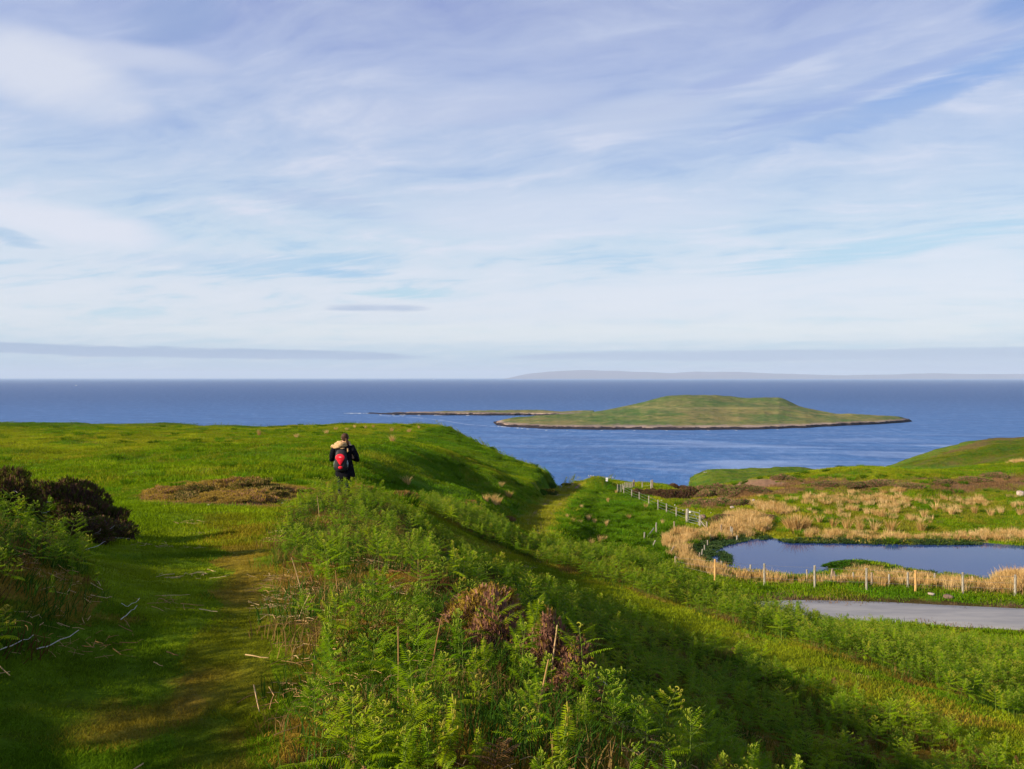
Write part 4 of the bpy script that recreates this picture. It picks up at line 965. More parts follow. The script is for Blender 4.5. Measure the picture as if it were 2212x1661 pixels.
# ------------------------------------------------------------------ reeds and rushes
def grow_reeds():
    rng = np.random.RandomState(21)
    pr = protos('reeds', [tuft(s+100, 46, .34, rng.uniform(.65, .95), .020, .45, 0, .45) for s in range(6)], M_REED)+protos('reeds', [tuft(s+110, 50, .34, .50, .022, .6, 0, .3) for s in range(2)], M_REEDG)
    X = []; Y = []; S = []
    def add(poly, r0, r1, dens, s0, s1, soft=(.9, 6)):
        n = int(math.radians(76)/2*(r1**2-r0**2)*dens); x, y = polar_pts(n, r0, r1, rng, -2, 36); z = land(x, y); ok = zone(x, y, poly, r0, r1, z, soft) & ~in_poly(x, y, POND)
        d, _ = seg_dist(x, y, ROADC); ok &= d > 3.2; X.append(x[ok]); Y.append(y[ok]); S.append(rng.uniform(s0, s1, ok.sum()))
    add(Z_REED, 52, 75, 6, .5, .95, (.5, 12)); add(Z_REED, 42, 52, 5, .32, .62, (.5, 12)); add(Z_REED2, 60, 80, 4, .4, .85, (.4, 12))
    add([(1540, 1136), (1600, 1122), (1660, 1130), (1660, 1150), (1600, 1152), (1540, 1146)], 60, 90, 6, .7, 1.1)
    add([(1560, 1112), (1620, 1108), (1650, 1118), (1640, 1130), (1580, 1124)], 60, 95, 4, .8, 1.1)
    add([(1620, 1092), (1660, 1088), (1720, 1104), (1700, 1112), (1640, 1104)], 60, 95, 4, .7, 1.1)
    add([(1830, 1228), (1900, 1228), (1960, 1240), (2100, 1252), (2100, 1264), (1800, 1260)], 42, 60, 9, .3, .6)
    add([(2160, 1250), (2300, 1240), (2300, 1288), (2212, 1284), (2150, 1268)], 42, 60, 12, .8, 1.25)
    # the bands of rushes beyond the pond, ragged
    for poly, am in [([(1735, 1071), (2130, 1074), (2130, 1091), (1735, 1088)], .30), ([(1700, 1084), (1960, 1084), (2030, 1130), (1780, 1130)], .56), ([(1560, 1075), (1750, 1080), (1760, 1150), (1600, 1140)], .64), ([(2030, 1084), (2220, 1090), (2220, 1110), (2030, 1110)], .60), ([(1830, 1052), (2212, 1070), (2212, 1078), (1830, 1070)], .66)]:
        n = 5000; x, y = polar_pts(n, 62, 98, rng, 8, 36); z = land(x, y); ok = zone(x, y, poly, 60, 100, z, (.5, 6)) & (fbm(x*.45, y*.45, 131, 3) > am)
        ok &= rng.rand(n) < .85; X.append(x[ok]); Y.append(y[ok]); S.append(rng.uniform(.5, .95, ok.sum()))
    add([(1960, 1000), (2090, 997), (2300, 993), (2300, 1000), (2090, 1003), (1960, 1006)], 95, 125, 2.0, .5, .9)
    x, y, s = map(np.concatenate, (X, Y, S))
    scatter('reed_bed', pr, x, y, s, 'pale dry reeds and rushes round the pond and bog', .2, seed=12)
    # floating and shore plants of the pond's left bay and margins
    wp = protos('pond_plants', [tuft(s+140, 26, .22, .16, .045, 1.6, 0, .3) for s in range(3)], M_WATERWEED)
    X = []; Y = []
    for poly, n in [([(1475, 1180), (1530, 1168), (1600, 1160), (1628, 1160), (1610, 1170), (1560, 1180), (1540, 1200), (1535, 1216), (1500, 1214), (1480, 1196)], 1100), ([(1556, 1190), (1575, 1200), (1580, 1220), (1555, 1215)], 120), ([(1625, 1150), (1650, 1152), (1670, 1164), (1640, 1168)], 90),
                    ([(1790, 1226), (1810, 1214), (1850, 1210), (1900, 1216), (1960, 1230), (2100, 1246), (2100, 1252), (1960, 1242), (1890, 1232), (1800, 1236)], 900), ([(1680, 1166), (1900, 1168), (2120, 1170), (2120, 1177), (1900, 1176), (1700, 1173)], 800)]:
        px = np.array(poly); a = rng.uniform(px[:, 0].min(), px[:, 0].max(), n); b = rng.uniform(px[:, 1].min(), px[:, 1].max(), n); ok = in_poly(a, b, poly); a, b = a[ok], b[ok]
        D = ZP/(-(b-HZ)/F); X.append((a-CX)/F*D); Y.append(D)
    x, y = np.concatenate(X), np.concatenate(Y)
    scatter('pond_plants', wp, x, y, rng.uniform(.5, 1.2, len(x)), 'dark green water plants in the pond margins', 0, seed=14, z=np.maximum(land(x, y), ZP)+.0)
    # single rush tufts one can tell apart
    T = [tuft(s+160, 80, .16, .85, .020, .75) .obj('rush_tuft', M_REED, link=False) for s in range(4)]
    pts = []
    FLD = [(1216, 1125), (1225, 1138), (1250, 1134), (1266, 1136), (1262, 1163), (1303, 1110), (1258, 1095), (1308, 1085), (1200, 1120), (1290, 1120), (1225, 1166), (1190, 1150), (1203, 1186), (1274, 1188), (1386, 1172), (1314, 1150)]
    FLD = [(1237, 1130), (1252, 1134), (1284, 1132), (1310, 1136), (1306, 1170), (1358, 1123), (1395, 1071+27), (1296, 1168+6), (1431, 1128+4), (1331, 1066), (1271, 1125), (1313, 1085), (1278, 1180), (1256, 1100), (1225, 1120)]
    for q in FLD: pts.append((*q, .6, 'rush tuft on the green field left of the pond fence', 'rush tufts on the field', .75))
    BOG = [(1640, 1148, 1.1), (1592, 1150, .9), (1665, 1082, .9), (1650, 1096, .8), (2055, 1112, 1), (2105, 1108, .8), (2140, 1114, .9), (2162, 1110, .8), (2020, 1102, .9), (1730, 1146, 1.6), (1710, 1146, 1.5), (1722, 1147, 1.5), (1745, 1140, 1.1), (1700, 1084, .8), (1722, 1122, .7), (1760, 1112, .7), (1770, 1128, .8), (1800, 1138, 1.0),
           (1830, 1142, 1.1), (1858, 1146, 1.1), (1890, 1146, 1.2), (1925, 1148, 1.2), (1990, 1148, 1.1), (1815, 1108, .9), (1845, 1104, .8), (1873, 1112, .9), (1905, 1118, .9), (1938, 1108, .8), (1962, 1122, .8), (1996, 1118, .9), (1680, 1112, .8), (1660, 1128, .7), (1696, 1134, .8), (1640, 1076, .7), (1618, 1086, .8), (2204, 1112, .9), (2190, 1096, .7),
           (2128, 1094, .7), (2090, 1092, .7)]
    for a, b, s in BOG: pts.append((a, b, s, 'tawny rush tuft on the green bog beyond the pond', 'rush tufts on the bog', 1.0))
    MD = [(705, 938), (725, 930), (748, 931), (766, 925), (790, 927), (806, 924), (846, 933), (905, 926), (560, 940), (1070, 1091), (1066, 1084), (1050, 1085), (1100, 1076), (1083, 952+100), (640, 946), (848, 956), (883, 935), (1076, 1090), (880, 1048)]
    for a, b in MD: pts.append((a, b, .8, 'small straw-coloured rush tuft on the left meadow', 'rush tufts on the meadow', 1.0))
    for a, b, s, lb, gr, w in pts:
        h = hit(a, b, 26)
        if h is None or h.z < -30: continue
        o = T[rng.randint(4)].copy(); C.objects.link(o); o.location = h; o.rotation_euler = (0, 0, rng.uniform(0, 6.28)); s = s*rng.uniform(.8, 1.15); o.scale = (s*w*1.2, s*w*1.2, s)
        tag(o, lb, 'rush', gr)
grow_reeds()

# ------------------------------------------------------------------ heather and other low bushes
def mound(seed, a, b, h, n, size, mat, mat2=None, core=(.03, .02, .012), share=.35, branches=0, lump=.3):
    """a low bush: lumpy body hidden under thousands of short sprigs"""
    rng = np.random.RandomState(seed)
    def surf(th, ph):
        cx, cy, cz = math.cos(th)*math.cos(ph), math.sin(th)*math.cos(ph), math.sin(ph)
        k = 1+lump*(fbm(np.array([cx*2.1+seed]), np.array([cy*2.1+cz*1.7]), seed, 3)[0]-.5)*2
        return np.array([cx*a*k, cy*b*k, cz*h*k-.05]), unit(np.array([cx/a, cy/b, cz/h]))
    V = []; Q = []; nt, npp = 28, 8
    for j in range(npp+1):
        for i in range(nt): V.append(surf(2*math.pi*i/nt, -.15+(math.pi/2+.15)*j/npp)[0]*np.array([.93, .93, .93]))
    for j in range(npp):
        for i in range(nt): Q.append((j*nt+i, j*nt+(i+1) % nt, (j+1)*nt+(i+1) % nt, (j+1)*nt+i))
    fp = lambda r: surf(r.uniform(0, 6.283), math.asin(min(1, r.rand()**.8)))
    m = simple_mat('bush_heart', core, tuple(c*1.8 for c in core), 9, .95, .02, .8, .03)
    body = mesh_obj('heather_bush', V, np.array(Q, np.int32), m, smooth=True, link=False)
    kids = [sprigs(seed+1, int(n*(1-(share if mat2 else 0))), fp, size).obj('sprigs', mat, link=False)]
    if mat2: kids.append(sprigs(seed+2, int(n*share), fp, size*1.1).obj('green_sprigs' if mat2 is M_HEATHGRN else 'moss', mat2, link=False))
    if branches:
        L = Leaf()
        for k in range(branches):
            p, nr = surf(rng.uniform(0, 6.283), rng.uniform(0, .9)); d = unit(nr+rng.normal(0, .5, 3)); q = p+d*.05
            pts = [p-d*.05]
            for j in range(4): pts.append(pts[-1]+unit(d+rng.normal(0, .5, 3))*rng.uniform(.04, .09))
            L.tube(pts, [.006, .005, .004, .003, .002], 0, 4)
        kids.append(L.obj('bare_branches', M_TWIG, link=False))
    return body, kids
def place_bush(proto, loc, label, cat='bush', group=None, rz=0, s=(1, 1, 1)):
    o = proto[0].copy(); C.objects.link(o); o.location = loc; o.rotation_euler = (0, 0, rz); o.scale = s
    for k in proto[1]:
        c = k.copy(); C.objects.link(c); c.parent = o
    tag(o, label, cat, group); return o
def build_bushes():
    rng = np.random.RandomState(31)
    def G(X, Y, dm=2, dz=0):
        for k in range(8):
            h = hit(X, Y+3*k, dm)
            if h is not None and h.z > -30: return h+Vector((0, 0, dz))
    b1 = mound(301, .66, .55, .62, 5600, .075, M_HEATHER, M_HEATHGRN, share=.45, branches=12, lump=.6)
    b2 = mound(302, .55, .60, .50, 4600, .07, M_HEATHER, M_HEATHGRN, share=.55, branches=10, lump=.6)
    def at(X, Y, d, dz=0): p = px2(X, Y, d); return Vector((p[0], p[1], land1(p[0], p[1])+dz))
    place_bush(b1, at(128, 1118, 11.2), 'large dark heather bush with a bare crown beside the path', s=(.82, .9, .82))
    place_bush(b2, at(200, 1122, 11.3), 'dark rounded heather bush spilling over the path edge', rz=1.2, s=(.78, .9, .72))
    place_bush(b2, at(180, 1140, 10.0), 'low dark heather growth at the foot of the bushes by the path', rz=2.2, s=(.95, .7, .42))
    place_bush(b1, at(15, 1130, 9.0), 'shaded heather bush with grey dead twigs at the picture edge', rz=2.0, s=(.62, .62, .70))
    place_bush(b2, at(-50, 1100, 9.5), 'dark bush cut by the left picture edge', rz=.4, s=(.8, .8, .8))
    # central bank
    b3 = mound(311, .30, .30, .40, 3000, .045, M_HEATHPINK, M_MOSS, core=(.05, .025, .018), share=.18, branches=4, lump=.4)
    b4 = mound(312, .28, .34, .42, 3000, .045, M_MOSS, M_HEATHPINK, core=(.07, .045, .012), share=.3, branches=2, lump=.3)
    place_bush(b4, at(1045, 1380, 5.9), 'ochre green heather hummock on the central bank', s=(1.15, 1.1, 1.0))
    place_bush(b3, at(1070, 1430, 5.3), 'pinkish brown heather bush on the central bank under the ochre hummock', rz=1, s=(.72, .7, .95))
    place_bush(b3, at(1205, 1500, 5.1), 'purple brown heather bush on the right shoulder of the central bank', rz=2.5, s=(.72, .8, 1.02))
    place_bush(b3, at(1235, 1560, 4.7), 'dark heather tail hanging down the right side of the bank', rz=.5, s=(.55, .6, .6))
    # heath patch between path and meadow
    hp = [mound(321+i, .8, .6, .20, 2600, .06, M_HEATHPINK if i == 1 else M_HEATHSTRAW, M_MOSS if i != 2 else M_HEATHGRN, core=(.07, .045, .018), share=.55, lump=.7) for i in range(3)]
    for i, (X, Y, s, z) in enumerate([(330, 1068, .6, .8), (372, 1062, .7, .9), (420, 1062, .8, .9), (455, 1052, .8, 1.2), (500, 1048, .85, 1.3), (548, 1052, .8, 1.3), (470, 1072, .7, .7), (520, 1068, .8, .8), (575, 1060, .7, .8), (400, 1046, .6, .9), (620, 1062, .6, .7), (395, 1078, .7, .9), (450, 1083, .6, .8), (540, 1078, .7, .9), (592, 1072, .6, .9), (500, 1084, .6, .7), (350, 1078, .5, .7)]):
        h = G(X, Y, 15); place_bush(hp[i % 3], h, 'low brown heather clump on the heath patch beyond the path', 'heather', 'heather clumps on the heath patch', rng.uniform(0, 6.28), (s*1.1, s*.9, z*.75))
    for X, Y, s, lb in [(775, 1062, .6, 'dark heather hummock at the feet of the walker'), (722, 1026+24, .45, 'small brown tuft left of the feet of the walker')]:
        h = G(X, Y, 17); place_bush(hp[0], h, lb, 'heather', None, .4, (s, s, 1.5))
    for X, Y, s in [(870, 1072, .5), (893, 1078, .45), (955, 1084, .6), (1000, 1093, .7), (1030, 1102, .6), (1100, 1122, .6), (1160, 1158, .5), (1015, 1088, .6), (1290, 1200, .5), (1320, 1214, .5)]:
        h = G(X, Y, 17); place_bush(hp[1], h, 'reddish heather clump among bracken below the meadow slope', 'heather', 'heather clumps below the meadow slope', rng.uniform(0, 6.28), (s*.9, s*.9, 1.2))
    # gully and hillside at the right
    gl = [mound(331+i, 2.2, 1.6, 1.3, 2600, .26, M_HEATHER, M_HEATHGRN, share=.25 if i else .12, lump=.4) for i in range(2)]
    gh = [mound(335+i, 2.2, 1.6, 1.3, 2600, .24, M_HEATHPINK, M_SHRUB, core=(.06, .04, .02), share=.35, lump=.5) for i in range(2)]
    for X, Y, s, z in [(1410, 1066, .6, .5), (1432, 1070, .6, .6), (1462, 1074, .8, .7), (1490, 1070, .8, .8), (1478, 1054, .7, .5), (1500, 1056, .5, .6), (1455, 1050, .4, .4), (1378, 1062, .4, .4)]:
        h = G(X, Y+4, 60); place_bush(gl[rng.randint(2)], h, 'dark heather bush in the gully right of the fence', 'heather', 'heather bushes in the gully', rng.uniform(0, 6.28), (s, s, z))
    for X, Y, s, z in [(1530, 1072, .8, .5), (1550, 1062, 1.0, .6), (1575, 1068, .8, .5), (1520, 1092, .9, .4), (1560, 1090, .8, .4), (1600, 1092, .6, .4), (1610, 1058, .8, .35), (1640, 1062, .7, .3), (1655, 1122, .5, .3), (1560, 1126, .6, .35), (1790, 1048, .8, .3), (1850, 1050, .8, .3), (1900, 1046, .9, .3), (1960, 1052, .7, .3), (2040, 1044, .7, .3), (2110, 1040, .7, .35), (2150, 1032, .7, .4), (1690, 1036, .6, .4)]:
        h = G(X, Y, 60); place_bush(gh[rng.randint(2)], h, 'low brown heather on the hillside behind the pond', 'heather', 'heather bushes on the hillside', rng.uniform(0, 6.28), (s, s, z))
    grn = [mound(341+i, 1.0, .8, .8, 1900, .20, M_SHRUB, M_HEATHGRN, core=(.03, .08, .01), share=.12, lump=.4) for i in range(2)]
    # green mound and scrub by the end of the track, edge scrub along the meadow bank
    for X, Y, s in [(1208, 1038, .8), (1190, 1050, .6), (1172, 1064, .5), (1222, 1034, .6), (985, 926, .7), (970, 924, .6), (1016, 940, .4), (1062, 968, .4), (1110, 997, .4), (1160, 1017, .5), (1195, 1027, .6)]:
        h = hit(X, Y+3, 40)
        if h is None or h.z < -25: continue
        place_bush(grn[rng.randint(2)], h, 'small green shrub along the edge of the meadow bank', 'shrub', 'shrubs along the meadow edge', rng.uniform(0, 6.28), (s, s, s))
    # yellow flowering gorse by the track
    gy = mound(351, 1.1, .7, .45, 900, .16, M_HEATHGRN, None, core=(.03, .05, .01), lump=.4); gy = (gy[0], gy[1]+[sprigs(77, 260, lambda r: (np.array([r.uniform(-.9, .9), r.uniform(-.5, .5), .15+.3*r.rand()]), np.array([0, 0, 1.])), .13).obj('yellow_flowers', M_GORSE, link=False)])
    for X, Y, s, lb in [(1180, 1066, 1.0, 'gorse with bright yellow flowers beside the track'), (1222, 1048, .55, 'smaller yellow flowering gorse near the top of the track')]:
        place_bush(gy, G(X, Y, 45), lb, 'gorse', None, 0, (s, s, s))
    # dark leafy clump at the pond's near shore
    place_bush(grn[1], at(1838, 1222, 53.5), 'dark leafy bush at the near pond shore behind the fence', 'bush', None, .3, (1.7, .9, .42))
build_bushes()

# ------------------------------------------------------------------ stones
def rock_mesh(seed, a, b, h, mat):
    V = []; nt, npp = 22, 11
    for j in range(npp+1):
        ph = -math.pi/2+math.pi*j/npp
        for i in range(nt):
            th = 2*math.pi*i/nt; x, y, z = math.cos(th)*math.cos(ph), math.sin(th)*math.cos(ph), math.sin(ph)
            q = 1/ (abs(x)**3+abs(y)**3+abs(z)**3)**(1/3.)
            k = q*(.80+.4*fbm(np.array([x*1.5+seed]), np.array([y*1.5+z*1.9]), seed, 3)[0]); V.append((x*a*k, y*b*k, z*h*k))
    Q = [(j*nt+i, j*nt+(i+1) % nt, (j+1)*nt+(i+1) % nt, (j+1)*nt+i) for j in range(npp) for i in range(nt)]
    return mesh_obj('boulder', V, np.array(Q, np.int32), mat, smooth=True, link=False)
M_ROCKB = simple_mat('brown_rock', (.10, .065, .05), (.22, .15, .12), 3, .9, .1, .8, .03)
def build_rocks():
    for k, (X, Y, w, h, mat, lb, gr) in enumerate([
            (1560, 1088, 20, 12, M_ROCK, 'large pinkish grey boulder on the heather hillside', None), (1582, 1099, 12, 6, M_ROCK, 'pale grey split boulder right of the large pinkish boulder', None),
            (1518, 1120, 13, 9, M_ROCKB, 'brown boulder behind the field gate', None), (1476, 1104, 4.5, 2.5, M_ROCKW, 'white stone left of the thick gate post', None), (1491, 1108, 6, 3.5, M_ROCKW, 'white stones right of the thick gate post', None),
            (1429, 1082, 3.5, 2, M_ROCKW, 'small white stone in the gully, highest of the pale stones', None), (1458, 1092, 3.5, 2.5, M_ROCKW, 'small white stone in the gully near the gate', None), (1411, 1067, 4, 2, M_ROCKW, 'flat pale stone under the dark gully heather', None),
            (1512, 1105, 3, 2, M_ROCKW, 'small pale stone dotted on the slope right of the gate', 'small pale stones'), (1536, 1108, 3, 2, M_ROCKW, 'small pale stone dotted on the slope right of the gate', 'small pale stones'),
            (2206, 1072-2, 20, 11, M_ROCK, 'pale grey boulder on the hillside at the right picture edge', None), (1628, 1084, 7, 6, M_ROCK, 'small pinkish rock above the rushes', None),
            (1735, 1046, 7, 3, M_ROCKB, 'small grey rock on the brow of the heather hillside', None),
            (452, 1091, 7, 2, M_ROCKW, 'flat white stone at the lip of the path dip, left one', None), (510, 1096, 6, 2.5, M_ROCKW, 'flat white stone at the lip of the path dip, middle one', None), (610, 1088, 8, 2, M_ROCKW, 'flat white stone at the lip of the path dip, right one', None)]):
        p = hit(X, Y, 15 if Y < 1095 and X < 700 else 45)
        if p is None: continue
        m = p.y/F; r = rock_mesh(400+k, w*m*.5, w*m*.4, h*m*.62, mat); C.objects.link(r); r.location = p+Vector((0, 0, h*m*.30)); r.rotation_euler = (.1, .15*(-1)**k, k*1.3)
        tag(r, lb, 'rock' if w > 9 else 'stone', gr)
    # small pale stones on the path
    for k, (X, Y, lb) in enumerate([(963, 2725/1.85, ''), (545, 1472, '')]):
        if not lb: continue
        p = hit(X, Y, 2); r = rock_mesh(440+k, .022, .018, .014, M_ROCKW); C.objects.link(r); r.location = p+Vector((0, 0, .03)); tag(r, lb, 'stone')
build_rocks()

# ------------------------------------------------------------------ fences
def post_mesh(name, h, r, mat, parent=None, lean=(0, 0), seed=0, square=False, thick=None, link=True):
    rng = np.random.RandomState(seed+900); mb = MB(); n = 4 if square else 8; rr = r if not square else r*1.25
    pts = [(lean[0]*t, lean[1]*t, h*t) for t in (-.12, .0, .35, .7, 1.0)]
    rings = [[(p[0]+rr*(1+.08*rng.randn())*math.cos(2*math.pi*(k+.5)/n), p[1]+rr*(1+.06*rng.randn())*math.sin(2*math.pi*(k+.5)/n), p[2]+(.012*rng.randn() if i == 4 else 0)) for k in range(n)] for i, p in enumerate(pts)]
    rings.append([(pts[-1][0]+(q[0]-pts[-1][0])*.72, pts[-1][1]+(q[1]-pts[-1][1])*.72, h+.014) for q in rings[-1]])
    mb.loft(rings); return mb.obj(name, mat, parent, link=link)
def wire(parent, A, B, r=.006, sag=.02, name='wire'):
    mb = MB(); A, B = Vector(A), Vector(B); mb.tube([A.lerp(B, t)+Vector((0, 0, -sag*4*t*(1-t))) for t in (0, .25, .5, .75, 1)], r, 4); return mb.obj(name, M_WIRE, parent)
def src(zx, zy, sc, ox, oy): return ((ox+zx/sc)/1.85172, (oy+zy/sc)/1.85172)   # from an enlargement to the 2212 px picture
zA = lambda x, y: src(x, y, 2.4578, 2300, 1850)
zB = lambda x, y: src(x, y, 3.6867, 2300, 1850)
zC = lambda x, y: src(x, y, 2.0763, 3100, 1700)
def post_spec(f, x, y0, y1, dm=40, dmax=260, thick=.055):
    X, Yt = f(x, y0); _, Yb = f(x, y1); p = hit(X, Yb, dm, dmax)
    return p, (Yb-Yt)/F*p.y
def fence(label, group, specs, mats, wires=(.25, .55, .9), rad=.05, wr=.006, name='wire_fence', special={}):
    P = []
    for s in specs:
        p, h = post_spec(*s); P.append((p, min(h, 1.5)))
    o = empty(name, P[0][0]); tag(o, label, 'fence', group); o0 = P[0][0]
    for i, (p, h) in enumerate(P):
        k = special.get(i, {}); q = post_mesh(k.get('name', 'post'), h, k.get('r', rad), k.get('mat', mats[i % len(mats)]), o, k.get('lean', (0, 0)), i, k.get('sq', False)); q.location = p-o0
        if k.get('label'): q['label'] = k['label']
    for i in range(len(P)-1):
        if special.get(i, {}).get('gap'): continue
        (a, ha), (b, hb) = P[i], P[i+1]
        for w in wires: wire(o, a-o0+Vector((0, -.05, ha*w)), b-o0+Vector((0, -.05, hb*w)), wr)
    return o, P
def build_fences():
    # the fence down the field to the gate
    sp = [(zB, 720, 340, 458), (zB, 837, 398, 520), (zB, 948, 435, 558), (zB, 1090, 493, 628), (zB, 1225, 553, 697), (zB, 1350, 607, 740), (zB, 1494, 658, 800), (zB, 1655, 685, 890), (zB, 1843, 780, 940), (zB, 1945, 875, 990)]
    o, P = fence('long post and wire fence running down the field to the metal gate', None, sp, [M_WOOD], wires=(.3, .6, .92), rad=.062, wr=.008,
                 special={7: dict(name='gate_post', r=.13, gap=True, label='thick pale gate post'), 8: dict(name='gate_post', r=.105)})
    o0 = P[0][0]; (a, ha), (b, hb), (c, hc) = P[7], P[8], P[9]
    mb = MB(); mb.tube([b-o0+Vector((0, 0, hb*.55)), c-o0+Vector((0, 0, hc*.12))], .04, 5); mb.obj('brace', M_WOOD, o)
    # gate hung between the two posts
    g = empty('field_gate', a); d = (b-a); L = d.length; u = d.normalized(); tag(g, 'galvanised metal field gate with diagonal braces between thick wooden posts', 'gate')
    hb_ = .95; e0, e1 = u*.16, d-u*.14
    mb = MB(); up = Vector((0, 0, 1))
    for e in (e0, e1): mb.tube([e+up*.12, e+up*(hb_+.1)], .026, 6)
    for z in (.12, hb_+.1): mb.tube([e0+up*z, e1+up*z], .028, 6)
    mb.obj('gate_frame', M_STEEL, g)
    for z in (.32, .52, .76):
        mb = MB(); mb.tube([e0+up*z, e1+up*z], .018, 6); mb.obj('rail', M_STEEL, g)
    for s in ((.0, .5), (1.0, .5)):
        mb = MB(); A = e0.lerp(e1, s[0]); B = e0.lerp(e1, s[1]); mb.tube([A+up*.12, B+up*(hb_+.1)], .015, 6); mb.obj('diagonal_brace', M_STEEL, g)
    # the short row of posts and the pen at the far end of the field
    sp = [(zB, 628, 320, 440), (zB, 650, 325, 437), (zB, 679, 322, 438), (zB, 708, 312, 418), (zB, 738, 295, 410), (zB, 759, 292, 392), (zB, 780, 297, 395), (zB, 802, 297, 400), (zB, 826, 297, 400), (zB, 848, 280, 380), (zB, 868, 258, 375)]
    fence('close row of grey posts with wires at the far corner of the field', None, sp, [M_WOOD], wires=(.4, .85), rad=.06, wr=.008, special={10: dict(r=.11, name='corner_post', mat=M_WOODB)})
    sp = [(zB, 992, 280, 380), (zB, 1124, 262, 415), (zB, 1143, 255, 378)]
    fence('far fence of three posts standing against the sea right of the close row', None, sp, [M_WOOD, M_WOOD, M_WOODB], wires=(.5, .9), rad=.065, wr=.008, special={1: dict(r=.10), 2: dict(r=.09)})
    # roadside fence in front of the pond
    sp = [(zA, 988, 922, 1045), (zA, 1376, 952, 1170), (zC, -55, 1130, 1310), (zC, 330, 1168, 1350), (zC, 760, 1190, 1365), (zC, 1167, 1207, 1382), (zC, 1560, 1225, 1403), (zC, 1995, 1245, 1420)]
    sp[2] = (zA, 1862, 995, 1208)
    fence('roadside post and wire fence in front of the pond with two orange posts', None, sp, [M_WOOD], wires=(.35, .62, .93), rad=.062, wr=.005,
          special={1: dict(mat=M_WOODO, label='new orange wooden post'), 5: dict(mat=M_WOODO, label='new orange wooden post'), 0: dict(mat=M_WOODB)})
    # old single posts round the marsh and in the field
    old = [(zA, 1437, 625, 712, 0, 'pale old post standing in the reeds right of the gate', None), (zA, 1531, 642, 715, 0, '', 1), (zA, 1543, 655, 722, .03, '', 1), (zA, 1593, 725, 768, .0, '', 1), (zA, 1330, 708, 778, 0, '', 2), (zA, 1303, 765, 825, 0, '', 2), (zA, 1273, 812, 872, 0, '', 2),
           (zA, 1245, 852, 920, .04, '', 2), (zA, 1216, 885, 957, .06, '', 2), (zA, 1185, 942, 990, 0, '', 2), (zA, 1440, 985, 1040, 0, 'short old post in the near reeds left of the tall orange post', None), (zA, 605, 890, 943, 0, 'short post alone on the bracken slope', None),
           (zA, 925, 840, 903, .28, 'pale post leaning to the right at the left edge of the reeds', None), (zA, 762, 780, 828, .2, 'short post leaning to the right in the field left of the reeds', None), (zA, 680, 700, 775, .02, 'old post left of the fallen post in the field', None),
           (zA, 799, 605, 692, 0, 'old post right of the fallen post in the field', None), (zA, 975, 592, 656, 0, 'thin old post behind the left end of the reeds', None), (zA, 1725, 1022, 1072, 0, '', 3), (zC, 265, 1215, 1280, 0, '', 3), (zC, 650, 1240, 1300, 0, '', 3), (zC, 803, 1240, 1330, 0, '', 3),
           (zC, 948, 1255, 1340, 0, '', 3), (zC, 1103, 1240, 1350, 0, '', 3), (zC, 1327, 1245, 1305, 0, '', 3), (zC, 1640, 1268, 1302, 0, '', 3), (zC, 1808, 1255, 1332, -.12, 'old post leaning to the left in the reeds near the right picture edge', None)]
    gl = {1: ('grey old post at the far marsh edge right of the gate', 'old posts at the far marsh edge'), 2: ('thin old post in the curved row standing in the marsh bay', 'curved row of old posts in the marsh bay'), 3: ('weathered old post in the reeds behind the roadside fence', 'old posts behind the roadside fence')}
    for i, (f, x, y0, y1, ln, lb, g) in enumerate(old):
        X, Yt = f(x, y0); _, Yb = f(x, y1)
        p = hit(X, Yb, 40)
        if g == 2 or p.z < ZP: 
            D = ZP/(-(Yb-HZ)/F); p = Vector((*px2(X, Yb, D)[:2], ZP-.05))
        h = (Yb-Yt)/F*p.y+(.05 if g == 2 else .1); o = post_mesh('fence_post', h, .045 if g == 2 else .055, M_WOOD if i % 4 else M_WOODB, None, (ln*2.2*h, 0), i); o.location = p
        if g: lb, gr = gl[g]
        else: gr = None
        tag(o, lb, 'post', gr)
    A = hit(*zA(712, 738), 40); B = hit(*zA(775, 705), 40); mb = MB(); mb.tube([Vector(), B-A+Vector((0, 0, .42))], .05, 6); o = mb.obj('fence_post', M_WOOD); o.location = A+Vector((0, 0, .05)); tag(o, 'fallen post lying slanted in the field', 'post')
    # split old stump with a white weathered face
    p = hit(*zC(485, 1300), 40); mb = MB(); rng = random.Random(3)
    for sx, h, ln in ((-.13, .80, .06), (.08, .62, -.05), (.0, .45, .12)):
        mb.loft([[(sx+ln*t+(.10-.05*t)*math.cos(k*math.pi/3)*(1+.2*rng.random()), (.09-.03*t)*math.sin(k*math.pi/3), h*t-.06+(.06*rng.random() if t == 1 else 0)) for k in range(6)] for t in (0, .4, .75, 1)])
    o = mb.obj('tree_stump', M_WOODB); o.location = p; tag(o, 'split grey stump behind the second roadside post from the left of the road', 'stump')
build_fences()

